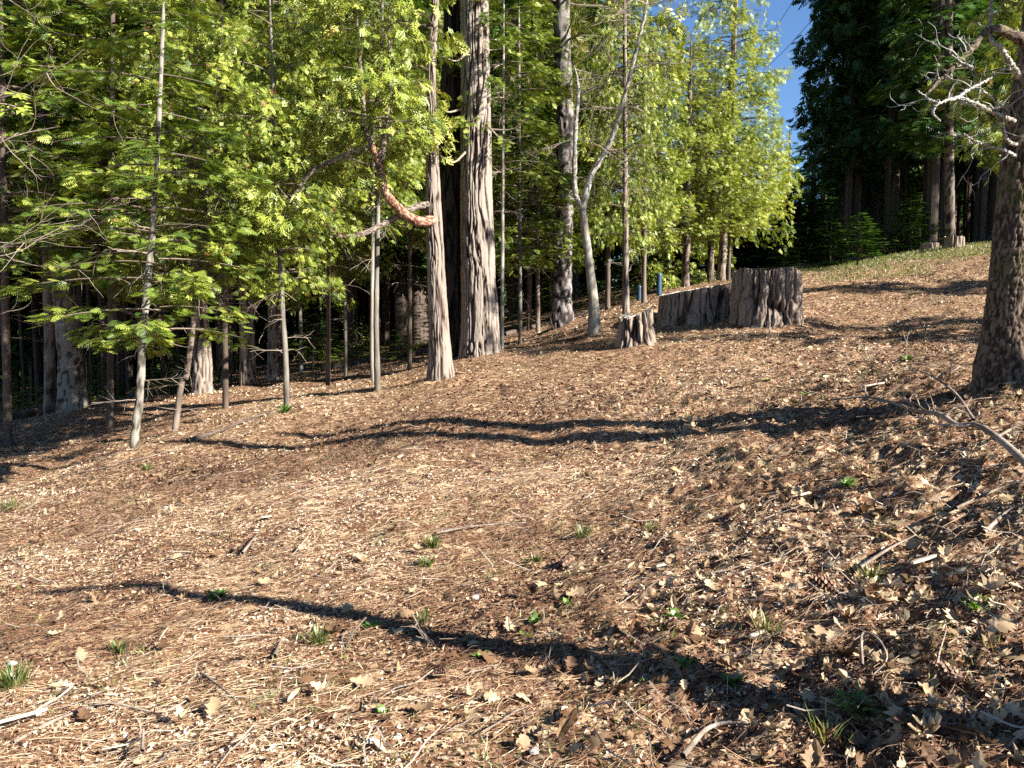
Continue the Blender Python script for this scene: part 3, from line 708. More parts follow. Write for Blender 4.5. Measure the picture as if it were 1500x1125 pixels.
# --- the oak at the right
YO = 6.0
b = base_at(1472, 566, YO, .08)
e = empty('oak_tree', b, 'dark leaning oak trunk with mossy bark at the right edge', 'tree')
trunk(e, [b, W(1474, 500, YO), W(1482, 400, YO), W(1490, 290, YO), W(1500, 180, YO), W(1512, 90, YO), W(1530, -60, YO), W(1560, -200, YO)], [.175, .16, .148, .135, .12, .10, .085, .03], 'oak', 'b_oak', 120, .018, 50, .055, amp=.013, flare_h=.18)
O1 = limb(e, [W(1500, 60, 6.0), W(1455, 42, 5.8), W(1420, 75, 5.6), W(1385, 110, 5.5), W(1355, 140, 5.4)], [.034, .028, .022, .016, .006], 'b_oak', seed=4)
O2 = limb(e, [W(1498, 120, 6.0), W(1480, 92, 5.9), W(1465, 70, 5.8), W(1450, 52, 5.8), W(1452, 0, 5.8), W(1455, -60, 5.8)], [.022, .018, .016, .014, .010, .005], 'b_pale')
O3 = limb(e, [W(1492, 180, 6.0), W(1462, 168, 5.7), W(1430, 152, 5.5), W(1402, 144, 5.4), W(1372, 150, 5.3), W(1345, 133, 5.3)], [.015, .013, .012, .011, .008, .004], 'b_pale')
O4 = limb(e, [W(1497, 212, 6.0), W(1478, 208, 5.8), W(1464, 178, 5.7), W(1458, 150, 5.7), W(1440, 132, 5.6)], [.013, .011, .009, .007, .004], 'b_pale')
O5 = limb(e, [W(1494, 233, 6.0), W(1475, 222, 5.8), W(1450, 214, 5.7), W(1428, 206, 5.6), W(1412, 195, 5.6)], [.012, .009, .007, .005, .003], 'b_pale')
O6 = limb(e, [W(1402, 144, 5.4), W(1425, 128, 5.5), W(1445, 118, 5.6), W(1470, 100, 5.7)], [.010, .009, .007, .005], 'b_pale')
O7 = limb(e, [W(1376, 148, 5.3), W(1366, 165, 5.3), W(1378, 178, 5.3)], [.010, .007, .004], 'b_pale')
O8 = limb(e, [W(1425, 100, 5.5), W(1408, 92, 5.5), W(1394, 80, 5.5)], [.010, .007, .004], 'b_pale')
rg = np.random.default_rng(12); mb = MB()
for P, n in ((O1, 9), (O2, 5), (O3, 10), (O4, 5), (O5, 5), (O6, 4)):
    for _ in range(n):
        k = int(rg.integers(8, 38)); bare(mb, P[k], rg.normal(0, 1, 3), rg.uniform(.15, .38), .005, rg, 1, 0, 3, .3)
mb.obj('twigs', M['b_pale'], e)['kind'] = 'stuff'
b2 = np.array([5.4, 4.7, float(hbase(5.4, 4.7)) - .1]); e2 = empty('oak_tree', b2, 'second bare oak standing outside the right edge', 'tree')
trunk(e2, [b2, b2 + [.05, .1, 1.5], b2 + [-.1, .05, 3.2], b2 + [-.3, .2, 5.0], b2 + [-.35, .1, 6.2]], [.17, .14, .12, .10, .04], 'oak', 'b_oak', 12, .2, 51)
# green sprays near the oak's limbs belong to a cedar close behind it
simple_tree('cedar_tree', 'green cedar behind the bare branches of the oak at the right edge', 1560, 470, 11, 1560, 12, 8, 9, 'plain', 'b_dark', [('cedar_near', 0, 215, 7, .95)], seed=52)

# bare deciduous tree just outside the left edge, its twigs reach into view
b = base_at(-95, 665, 8.5)
e = empty('bare_tree', b, 'bare pale twigs reaching in at the upper left edge', 'tree')
tp = [b, W(-90, 400, 8.5), W(-70, 150, 8.4), W(-80, -100, 8.4)]
_, P = trunk(e, tp, [.07, .055, .035, .01], 'plain', 'b_pale', 8, .3, 60)
rg = np.random.default_rng(15); mb = MB()
for (py, qx, qy) in ((60, 60, 22), (90, 40, -20), (160, 55, 70), (220, 40, 135), (240, 25, 205), (330, 25, 265), (400, 5, 330), (520, 5, 430)):
    p = W(-80, py, 8.4) - b; q = W(qx, qy, 7.6 + rg.uniform(-.4, .4)) - b
    bare(mb, p, q - p, np.linalg.norm(q - p) * 1.0, .010, rg, 2, 0.05, 4, .16)
mb.obj('twigs', M['twig'], e)['kind'] = 'stuff'

# ------------------------------------------------------------------ the woods behind
def far_tree(label, group, x, y, ht, cz, var, rs=1., matk='b_dark', r=.2, key='far', rot=0., name='conifer_tree'):
    z = float(hbase(x, y)) - .1
    e = empty(name, (x, y, z), label, 'tree', group)
    k = (r > .16)
    ms = TRK[k]; o = bpy.data.objects.new('trunk', ms); COL.objects.link(o); o.parent = e
    o.scale = (r, r, ht); o.rotation_euler = (0, 0, rot)
    put_crown(e, key, var, cz, ht - cz, rs, rot=rot)
    return e
def unit_trunk(seed, sides):
    mb = MB(); u = np.linspace(0, 1, 70); R = 1.0 * (1 - u) ** .8 + .22 * np.exp(-u * 30) + .03
    rgx = np.random.default_rng(seed); wob = spline(rgx.normal(0, .5, (5, 2)), 70) * np.sin(u * 3)[:, None]
    P = np.stack([wob[:, 0] * .4, wob[:, 1] * .4, u], -1)
    def d(th, L, Rm):
        h = fbm(np.cos(th) * 2.5, np.sin(th) * 2.5, L * 25, 3, seed); return (h - .5) * .18, h
    tube(mb, P, R, sides, d, cap=False); me = mb.mesh('trunk', M['b_dark'], True); return me
TRK = {True: unit_trunk(1, 16), False: unit_trunk(2, 10)}
def where(px):
    for lim, t in ((60, 'left of the thick grey fir'), (190, 'between the thick grey fir and nearest sapling'), (290, 'left of the reddish cedar trunk'),
                   (345, 'behind the thinnest pale trunk'), (430, 'behind the two right pale trunks'), (550, 'left of the slim sapling pair'), (705, 'behind the slim cedar'),
                   (790, 'just right of the thickest cedar'), (860, 'behind the pine'), (960, 'behind the forked oak'), (1060, 'behind the long low stump'), (1130, 'behind the brightest cone'), (1230, 'beneath the sky gap'),
                   (1290, 'at the dark stand edge'), (1370, 'above the young crest firs'), (1440, 'above the far stumps')):
        if px < lim: return t
    return 'behind the leaning mossy oak'
ZONES = [  # label, group, px range, Y range, count
 ('dim slender trunk deep in the shaded wood at the left', 'trunks deep in the wood at left', (-120, 420), (19, 30), 30, (4.2, 6.0)),
 ('dark conifer far back in the wood at the left', 'far conifers at left', (-250, 420), (32, 60), 34, (2.0, 5.)),
 ('dark conifer far back between the thickest cedar and the left trunks', 'far conifers at left of centre', (420, 700), (24, 50), 20, (2.0, 5.0)),
 ('dark conifer far back behind the pine and forked oak', 'far conifers right of centre', (710, 865), (27, 55), 15, (1.5, 4.)),
]
rg = np.random.default_rng(77)
for (lab, grp, (a, c), (y0, y1), cnt, (c0, c1)) in ZONES:
    for k in range(cnt):
        px = a + (c - a) * (k + rg.uniform(0, 1)) / cnt; Y = rg.uniform(y0, y1)
        x = (px - 750) / F * Y
        ht = rg.uniform(15, 22) if y0 > 20 else rg.uniform(10, 16)
        thin = y0 < 20; r_ = rg.uniform(.05, .13) if thin else rg.uniform(.14, .3)
        if 480 < px < 960 and not thin: ht = rg.uniform(17, 26)
        if px > 930: ht = 10
        far_tree('%s %s' % (('dim slender trunk' if r_ < .09 else 'dim stout trunk') if thin else ('dark conifer' if Y < (y0 + y1) / 2 else 'very dark farthest conifer'), where(px)), grp, x, Y, ht, rg.uniform(c0, c1), int(rg.integers(0, 3)), .55 if thin else rg.uniform(.8, 1.1), r=r_, rot=rg.uniform(0, 6))
for k in range(60):
    px = -330 + 1215 * (k + rg.uniform(0, 1)) / 60; Y = rg.uniform(58, 95); x = (px - 750) / F * Y
    far_tree('distant green conifer %s' % where(px), 'distant conifers', x, Y, rg.uniform(18, 24), .4, int(rg.integers(0, 3)), 1.3, r=.25, rot=rg.uniform(0, 6))
for k in range(14):
    px = 1190 + 330 * (k + rg.uniform(0, 1)) / 14; Y = rg.uniform(55, 80); x = (px - 750) / F * Y
    far_tree('distant green conifer %s' % where(px), 'distant conifers', x, Y, rg.uniform(16, 20), .3, int(rg.integers(0, 3)), 1.2, r=.25, rot=rg.uniform(0, 6))
# low tree line under the sky gap, far away
for k in range(16):
    px = 930 + 290 * k / 16; Y = rg.uniform(45, 60); x = (px - 750) / F * Y
    gr = float(hbase(x, Y)); top = CAMZ + (470 - rg.uniform(190, 290)) / F * Y
    far_tree('low far conifer %s' % where(px), 'far tree line under the sky gap', x, Y, top - gr, .8, int(rg.integers(0, 3)), .9, r=.15, rot=rg.uniform(0, 6))
# the dark stand at the right
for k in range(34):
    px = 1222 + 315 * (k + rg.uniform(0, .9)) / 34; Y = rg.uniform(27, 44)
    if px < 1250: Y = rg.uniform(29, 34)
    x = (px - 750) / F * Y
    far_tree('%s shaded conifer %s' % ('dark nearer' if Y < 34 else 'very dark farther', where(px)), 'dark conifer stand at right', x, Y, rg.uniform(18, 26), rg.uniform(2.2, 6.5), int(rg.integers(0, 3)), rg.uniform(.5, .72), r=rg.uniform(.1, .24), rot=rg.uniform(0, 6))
for k in range(6):                                # outside the frame, they shade that stand
    x = rg.uniform(26, 46); y = rg.uniform(14, 30)
    if (x / y) < .72: continue
    far_tree('tall conifer of the stand continuing outside the right edge', 'conifers beyond the right edge', x, y, rg.uniform(20, 27), 1.5, int(rg.integers(0, 3)), 1.1, r=.25, rot=rg.uniform(0, 6))
for (x, y, ht) in ((14.5, 8.2, 6.5), (17.5, 10.5, 8.5), (15.0, 5.0, 6.0), (20, 9.0, 9), (13.2, 7.0, 6.5)):
    far_tree('small conifer standing right of the oak outside the frame', 'small conifers beyond the right edge', x, y, ht, .8, 0, .42, r=.1, rot=x)
for (px, py, Y, hh, rs, lab) in ((1256, 372, 23, 1.3, .55, 'small round young fir on the grassy crest at right'), (1215, 385, 27, 2.0, .6, 'low young fir at the left end of the grassy crest'), (1330, 362, 27, 2.2, .6, 'low young fir in the shade behind the grassy crest')):
    simple_tree('fir_sapling', lab, px, py + 8, Y, None, 3, 2, hh, 'plain', 'b_dark', [('far', 0, py + 2, hh * .95, rs * .45)], seed=int(px))  # dark far-tree needles put the shade on these firs into their colour

for k, (px, Y, hh) in enumerate(((30, 17, .9), (150, 19, 1.2), (235, 18, .8), (275, 20, 1.4), (345, 21, 1.0), (480, 21, 1.3), (530, 23, 1.1), (585, 20, .8), (615, 24, 1.5), (750, 24, 1.2), (805, 25, 1.4), (850, 24, .9), (905, 23, 1.3), (1150, 30, 1.6), (1290, 29, 1.3), (1350, 28, 1.8))):
    g = W(px, 500, Y); bz = float(hbase(g[0], g[1])) - .05
    e = empty('young_fir', (g[0], g[1], bz), 'low shaded young fir %s' % where(px), 'tree', 'young firs in the undergrowth')
    mb = MB(); tube(mb, [[0, 0, 0], [.01, 0, hh * .5], [0, 0, hh]], [.015, .01, .004], 6); mb.obj('trunk', M['b_dark'], e)
    put_crown(e, 'fir_near', k, .05, hh, .28 + .1 * hh, rot=k)
for (a1, a2, Y, r, lab) in (((10, 60), 640, 16, .1, 'dark rotting log on the wood floor left of the thick grey fir'), ((470, 600), 540, 19, .09, 'dark fallen log on the wood floor left of the slim cedar'), ((740, 850), 480, 20, .07, 'fallen log on the wood floor in front of the pine')):
    p = W(a1[0], 500, Y); q = W(a1[1] + 40, 500, Y + 1.5); L = []
    for t in np.linspace(0, 1, 6):
        m = p * (1 - t) + q * t; L.append([m[0], m[1], float(H(m[0], m[1])) + r * .7])
    mb = MB(); L = np.array(L); tube(mb, spline(L - L[0], 20), r, 10, bark_disp('plain', .01, 3, 0, 9)); o = mb.obj('fallen_log', M['b_dark'], None, True, loc=(0, 0, 0)); o.location = L[0]; tag(o, lab, 'log')

# ------------------------------------------------------------------ the tree whose shadow lies across the foreground
sp = [(1700, 1125), (1450, 1083), (1290, 1052), (1100, 1018), (930, 985), (760, 955), (620, 932), (530, 908), (430, 888), (330, 880), (255, 872), (212, 858), (150, 864), (50, 870)]
pts = []
for i, (px, py) in enumerate(sp):
    g = G(px, py)
    pts.append(g)
pts = np.array(pts); root = pts[0] + np.array([SUN_H[0], SUN_H[1], 0]) * .5; root[2] = float(H(root[0], root[1])) - .05
top = [root]
for g in pts:
    # height of the stem above this shadow point: follow the sun's ray back to a vertical-ish leaning plane
    dist = np.linalg.norm(g[:2] - root[:2]); t = dist * .93 / cos(SUN_EL)
    top.append(g + TO_SUN * t)
e = empty('bare_tree', root, 'bare crooked sapling beside the photographer whose shadow crosses the foreground', 'tree')
trunk(e, top, list(np.linspace(.11, .040, len(top) - 2)) + [.042, .03], 'plain', 'b_oak', 12, .12, 90)

# ------------------------------------------------------------------ stumps
def stump(label, px, py, Y, w, h, seed, top_slope=(0, 0), depth=1.0, flare=.12, jag=.08, hollow=True, amp=.06, f=5.5):
    b = base_at(px, py, Y, .12); e = empty('stump', b, label, 'stump'); R0 = w / 2
    n, m = 90, 320; th = np.linspace(0, 2 * pi, m, endpoint=False); u = np.linspace(0, 1, n)
    TH, U = np.meshgrid(th, u); x = np.cos(TH); y = np.sin(TH)
    lobe = 1 + .10 * (fbm(x * 1.5 + 3, y * 1.5, None, 2, seed) - .5) * 2
    topz = h + .12 + top_slope[0] * x * R0 + top_slope[1] * y * R0 + jag * (fbm(x * 2.2, y * 2.2, None, 3, seed + 4) - .5) * 2 - jag * .5 * ss(.62, .8, vnoise(x * 5, y * 5, None, seed + 8))
    Z = U * topz
    R = R0 * lobe * (1 - .03 * U) + flare * np.exp(-Z / .22) * (.5 + vnoise(x * 2.3 + 9, y * 2.3, None, seed + 7))
    dd, hh = bark_disp('furrow', amp, seed, 0, f, .22)(TH, Z, R0 + 0 * R); d2, h2 = bark_disp('furrow', amp * .5, seed + 60, 0, f * 2.4, .25)(TH, Z, R0 + 0 * R); dd = dd + d2; hh = hh * .6 + h2 * .4
    R = R + dd
    X = x * R; Yy = y * R * depth
    V = np.stack([X, Yy, Z], -1)
    i = np.arange(n - 1)[:, None] * m; j = np.arange(m)[None]; j2 = (j + 1) % m
    mb = MB(); mb.add(V.reshape(-1, 3), np.stack([i + j, i + j2, i + m + j2, i + m + j], -1).reshape(-1, 4), hh.ravel()); mb.obj('bark', M['b_stump'], e, True)
    mb = MB(); rings = [1., .93, .8, .6, .35, .1]
    rr = []
    for k, q in enumerate(rings):
        z = topz[0] * 1.0 - (.0 if k == 0 else .012 + .03 * fbm(x[0] * q * 6, y[0] * q * 6, None, 3, seed + 20))
        zz = (z - topz[0]) + (h + .12) + (topz[0] - h - .12) * q
        rr.append(np.stack([x[0] * R[-1] * q, y[0] * R[-1] * depth * q, zz], -1))
    V = np.vstack(rr); kk = len(rings)
    i = np.arange(kk - 1)[:, None] * m
    f4 = np.stack([i + j, i + j2, i + m + j2, i + m + j], -1).reshape(-1, 4)
    mb.add(V, f4); mb.f.append(((kk - 1) * m + np.arange(m))[None, :]); mb.obj('cut_top', M['cut'], e, False)
    return e
stump('large upright stump with deeply split bark, the tallest of the three', 1121, 482, 13.2, 1.06, .98, 1, top_slope=(-.03, 0), flare=.06, jag=.07, amp=.085, f=9)
stump('long low wide stump with a pale sloping top, between the other two stumps', 1018, 477, 14.4, 1.32, .58, 5, top_slope=(.17, 0), depth=.9, flare=.06, jag=.03, amp=.035, f=8)
stump('smallest stump, low and dark, left of the long stump', 931, 508, 12.3, .46, .54, 9, top_slope=(.22, 0), flare=.15, jag=.09, amp=.07, f=9)
stump('brown low stump far off on the crest, beside a pale trunk', 1396, 362, 22, .55, .32, 12, flare=.02, jag=.03, amp=.04)
stump('faint low stump on the crest left of the other far stump', 1362, 364, 23, .45, .22, 15, flare=.02, jag=.03, amp=.04)
simple_tree('conifer_tree', 'dim pale barked trunk behind the far stumps on the crest', 1392, 352, 24, 1390, 14, 10, 16, 'fir', 'b_dark', [('far', 1, 210, 12, .6)], seed=81, sides=16)

# blue pipes and white pot behind the stumps
def box_mb(mb, c, s, a=.5):
    x, y, z = s[0] / 2, s[1] / 2, s[2] / 2; v = np.array([[i * x, j * y, k * z] for i in (-1, 1) for j in (-1, 1) for k in (-1, 1)]) + np.array(c)
    mb.add(v, [[0, 1, 3, 2], [4, 6, 7, 5], [0, 4, 5, 1], [2, 3, 7, 6], [0, 2, 6, 4], [1, 5, 7, 3]], a)
def pipe(label, px, py0, py1, Y, w):
    p = W(px, py1, Y); q = W(px, py0, Y); r = w / 2 / F * Y
    e = empty('utility_post', p, label, 'post')
    mb = MB(); tube(mb, spline([[0, 0, -1.2], [0, 0, q[2] - p[2]]], 6), r, 16, cap=False); mb.obj('post', M['blue'], e, True)
    mb = MB(); tube(mb, spline([[0, 0, q[2] - p[2] - .02], [0, 0, q[2] - p[2] + .02], [0, 0, q[2] - p[2] + .05]], 6), [r * 1.08, r * 1.08, r * 1.08, r, r * .7, .01], 16, cap=False); mb.obj('cap', M['blue'], e, True)
pipe('taller blue upright post half hidden behind the long low stump', 965, 403, 445, 18.5, 7.5)
pipe('shorter blue upright post, left of the taller blue one', 936, 421, 450, 18.5, 7)

# power lines across the gap of sky
def cable(label, a, b, sag=.4):
    p = W(*a); q = W(*b); m = (p + q) / 2 - np.array([0, 0, sag]); mb = MB(); tube(mb, spline([p, m, q], 30), .012, 5, a=.5)
    o = mb.obj('power_cable', M['wire'], None, loc=p); tag(o, label, 'cable')
cable('upper thin power cable crossing the gap of blue sky', (1235, -120, 26), (1085, 105, 48))
cable('lower thin power cable crossing the gap of blue sky', (1290, -90, 25), (1080, 135, 48))
cable('thin power cable in front of the dark conifer stand', (1500, -70, 22), (1160, 160, 40))

# ------------------------------------------------------------------ fallen wood
def stick(label, pixels, r, matk='twig', lift=.02, twigs=0, name='fallen_branch', cat='branch', seed=0, arch=0.):
    g = np.array([G(px, py) for px, py in pixels]); n = len(g)
    g[:, 2] += lift + r + arch * np.sin(np.linspace(0, pi, n))
    b = g[0].copy(); rgx = np.random.default_rng(seed)
    P = spline(g, 24); mb = MB(); tube(mb, P - b, np.linspace(r, r * .35, 24), 7, bark_disp('plain', r * .12, seed, 0, 30), cap=True)
    e = empty(name, b, label, cat); mb.obj('stem', M[matk], e, True)
    for _ in range(twigs):
        k = int(rgx.integers(5, 22)); d = nrm(P[k + 1] - P[k]) + rgx.normal(0, .6, 3); d[2] = abs(d[2]) * .6
        m2 = MB(); bare(m2, P[k] - b, d, rgx.uniform(.2, .5), r * .4, rgx, 1, .05, 2, .2); m2.obj('twig', M[matk], e)
stick('thick grey fallen branch curving in from the right edge with bare twigs', [(1540, 745), (1500, 708), (1465, 675), (1430, 657), (1400, 656), (1375, 645), (1340, 628), (1305, 612), (1265, 603), (1215, 601)], .024, lift=.06, twigs=9, seed=3, arch=.05)
stick('thin bare branch above the thick grey fallen branch', [(1425, 640), (1400, 610), (1370, 590), (1345, 570), (1322, 560)], .012, lift=.08, twigs=4, seed=4, arch=.08)
stick('pale stick pointing up at the right edge below the oak', [(1455, 660), (1480, 645), (1510, 632)], .011, lift=.05, seed=5)
stick('long dark fallen pole on the ground at the left', [(275, 652), (310, 640), (350, 625), (398, 607)], .035, 'b_dark', lift=.0, name='fallen_log', cat='log', seed=6)
stick('thin fallen stick left of the dark pole, bark pale', [(115, 695), (150, 688), (215, 672), (270, 655)], .012, lift=.0, seed=7)
stick('curved pale stick lying at the bottom left', [(20, 1095), (90, 1058), (160, 1040), (235, 1052), (290, 1022)], .008, lift=.01, seed=8, twigs=1)
stick('upright pale stick end at the bottom edge, left', [(209, 1125), (211, 1088)], .008, lift=.05, seed=9)
stick('thin straight stick in the middle of the clearing', [(640, 788), (700, 780), (770, 772)], .007, lift=.02, seed=10)
stick('grey stick lying at the bottom edge right of centre', [(1000, 1125), (1040, 1090), (1095, 1075)], .012, lift=.03, seed=11)
stick('white looped twig above the shadow at the lower right', [(1262, 1005), (1262, 955), (1285, 962), (1298, 990), (1275, 1018)], .006, lift=.06, seed=12)
stick('pale stick angled over leaves right of the lower centre', [(1260, 850), (1300, 820), (1340, 805)], .010, lift=.04, seed=13)
stick('long pale stick lying near the right edge', [(1400, 760), (1450, 735), (1510, 715)], .009, lift=.04, seed=14)
stick('stick lying across leaves at the right edge, below the others', [(1440, 800), (1480, 765), (1520, 752)], .011, lift=.04, seed=15)
stick('short dark stick at the lower left', [(402, 975), (412, 948)], .012, 'twig_dark', lift=.02, seed=16)
stick('bent dark twig at the lower left near a pale curved stick', [(295, 995), (320, 1018), (345, 1035)], .007, 'twig_dark', lift=.02, seed=17)
stick('pair of short pale wood pieces in the left of the clearing', [(355, 818), (378, 790)], .012, lift=.02, seed=18)
def sprig(label, px, py, seed, h=.5, n=4):
    g = G(px, py); e = empty('bare_sprig', g, label, 'twig'); rgx = np.random.default_rng(seed)
    for _ in range(n):
        m2 = MB(); bare(m2, [0, 0, -.02], [rgx.normal(-.3, .6), rgx.normal(0, .4), 1.], h * rgx.uniform(.6, 1.1), .006, rgx, 1, .1, 2, .12); m2.obj('twig', M['twig'], e)
sprig('bare upright twigs poking from the slope left of the right oak', 1352, 480, 1, .55, 3)
sprig('bare thin twigs on the bank just below the right oak', 1275, 530, 2, .25, 4)
sprig('bare twigs leaning by the long low stump', 985, 478, 3, .3, 3)
sprig('bare twig standing at the foot of the tallest stump', 1128, 487, 4, .3, 2)
sprig('bare seedling stems beside the green plant in the middle shadow', 636, 945, 5, .2, 3)

# chips of pale wood, flat
def chip(label, px, py, L, w, rot, seed):
    g = G(px, py); e = MB(); rgx = np.random.default_rng(seed)
    n = 7; u = np.linspace(0, 1, n); ww = w * (1 - .5 * np.abs(2 * u - 1) ** 2) * rgx.uniform(.8, 1.1, n)
    top = np.stack([(u - .5) * L, ww / 2, .01 + 0 * u], -1); bot = np.stack([(u - .5) * L, -ww / 2, .01 + 0 * u], -1)
    V = np.vstack([top, bot, top - [0, 0, .012], bot - [0, 0, .012]]); c, s = cos(rot), sin(rot)
    V = V @ np.array([[c, s, 0], [-s, c, 0], [0, 0, 1]])
    V[:, 2] += V[:, 1] * -.25 + .035 + V[:, 0] * .2
    f = []
    for k in range(n - 1):
        f += [[k, n + k, n + k + 1, k + 1], [2*n + k, 2*n + k + 1, 3*n + k + 1, 3*n + k], [k, k + 1, 2*n + k + 1, 2*n + k], [n + k, 3*n + k, 3*n + k + 1, n + k + 1]]
    f += [[0, 2*n, 3*n, n], [n-1, 2*n-1, 4*n-1, 3*n-1]]
    e.add(V, f, .95); o = e.obj('wood_chip', M['chip'], None, loc=(0, 0, 0)); o.location = g; tag(o, label, 'wood chip')
chip('bright pale split wood piece on the leaves at the right', 1352, 838, .17, .035, .5, 1)
chip('pale split wood piece right of the middle of the clearing', 978, 838, .15, .025, .45, 2)
chip('pale flat wood piece on the bank left of the oak shadow', 1283, 570, .28, .05, .35, 3)
chip('pale wood piece among leaves, lower right of the centre', 1108, 942, .10, .025, .7, 4)
chip('pale chip standing near the middle right of the leaf bank', 1178, 735, .13, .022, .8, 5)
chip('cream wood sliver at the left of the clearing', 390, 765, .14, .03, 1.4, 6)
chip('long pale split piece at the lower left edge', 35, 1062, .16, .03, .7, 7)

# ------------------------------------------------------------------ pine cones and stones
def cone_mesh():
    mb = MB(); Lc = .11; u = np.linspace(0, 1, 8); P = np.stack([u * Lc, 0 * u, 0 * u], -1)
    tube(mb, P, .020 * np.sin(u * 2.6 + .3) + .002, 8, a=.1)
    for k in range(70):
        t = (k + .5) / 70; th = k * 2.39996; R = .030 * sin(t * 2.5 + .35) + .004; x = t * Lc
        c, s = cos(th), sin(th); w = .009
        p0 = np.array([x, c * R * .5, s * R * .5]); tip = np.array([x + .012, c * R, s * R]); sd = np.array([0, -s, c]) * w
        mb.add([p0 - sd * .4, p0 + sd * .4, tip + sd, tip + np.array([.004, 0, 0]), tip - sd], [[0, 1, 2, 4], [4, 2, 3, 3]][:1], .35 + .3 * (k % 3) / 2)
        mb.f.append(np.array([[mb.n - 1, mb.n - 3, mb.n - 2]]))
    return mb.mesh('pine_cone', M['crumb'])
cm = cone_mesh()
for (px, py, rz, sc, lab) in ((1232, 872, 2.7, 1.25, 'brown open pine cone among oak leaves right of centre'), (1412, 1016, 2.2, 1.0, 'pale tan pine cone at the lower right edge'), (822, 838, 1.0, 1.1, 'dark pine cone lying in a hollow right of the clearing centre'), (632, 1000, .4, .6, 'small dark cone below the long shadow')):
    g = G(px, py); o = bpy.data.objects.new('pine_cone', cm); COL.objects.link(o); o.location = g + np.array([0, 0, .035]); o.rotation_euler = (.2, -.1, rz); o.scale = (sc,) * 3; tag(o, lab, 'pine cone')
def stone(label, px, py, r, seed):
    import bmesh
    bm = bmesh.new(); bmesh.ops.create_icosphere(bm, subdivisions=2, radius=1)
    for v in bm.verts:
        n = float(vnoise(v.co.x * 1.3 + seed, v.co.y * 1.3, v.co.z * 1.3, seed)); v.co *= r * (.75 + .5 * n); v.co.z *= .6
    me = bpy.data.meshes.new('stone'); bm.to_mesh(me); bm.free(); me.materials.append(M['stone'])
    o = bpy.data.objects.new('stone', me); COL.objects.link(o); o.location = G(px, py) + np.array([0, 0, r * .25]); tag(o, label, 'stone')
for k, (px, py, r, lab) in enumerate(((18, 978, .02, 'small white stone at the lower left edge'), (243, 746, .022, 'small white stone in the left of the clearing'), (582, 1082, .018, 'white pebble near the bottom edge, left of centre'), (541, 1092, .018, 'pale pebble left of the white pebble near the bottom edge'), (783, 1105, .02, 'white stone at the bottom edge by the leaves'), (697, 877, .022, 'white stone just above the long shadow'))):
    stone(lab, px, py, r, k + 1)

# ------------------------------------------------------------------ green growth on the floor
def tuft(label, px, py, kind, size, seed, n=40):
    g = G(px, py); rgx = np.random.default_rng(seed); mb = MB()
    for k in range(n):
        a = rgx.uniform(0, 2 * pi); r0 = rgx.uniform(0, .5) * size; L = size * rgx.uniform(.5, 1.1)
        p = np.array([cos(a) * r0, sin(a) * r0 * 1.0, -.01])
        if kind == 'grass':
            d = np.array([cos(a) * rgx.uniform(.2, .8), sin(a) * rgx.uniform(.2, .8), 1.]) * L * .8; w = .0035
        elif kind == 'weed':
            d = np.array([cos(a) * rgx.uniform(.5, 1.2), sin(a) * rgx.uniform(.5, 1.2), rgx.uniform(.25, .9)]) * L * .75; w = .010 + .006 * rgx.uniform()
            p *= .3
        else:
            d = np.array([cos(a), sin(a), rgx.uniform(.3, 1.)]) * L * .5; w = .006
        s = nrm(np.cross(d, [0, 0, 1.])) * w; m = p + d * .5 + np.array([0, 0, .12 * L])
        mb.add([p - s * .5, p + s * .5, m + s, p + d, m - s], [[0, 1, 2, 4]], float(rgx.uniform(0, 1))); c = mb.n - 5
        mb.f.append(np.array([[c + 4, c + 2, c + 3]]))
    o = mb.obj('grass_tuft' if kind == 'grass' else 'green_seedling', M['grass'] if kind == 'grass' else M['weed'], None, loc=(0, 0, 0)); o.location = g
    tag(o, label, 'grass' if kind == 'grass' else 'plant')
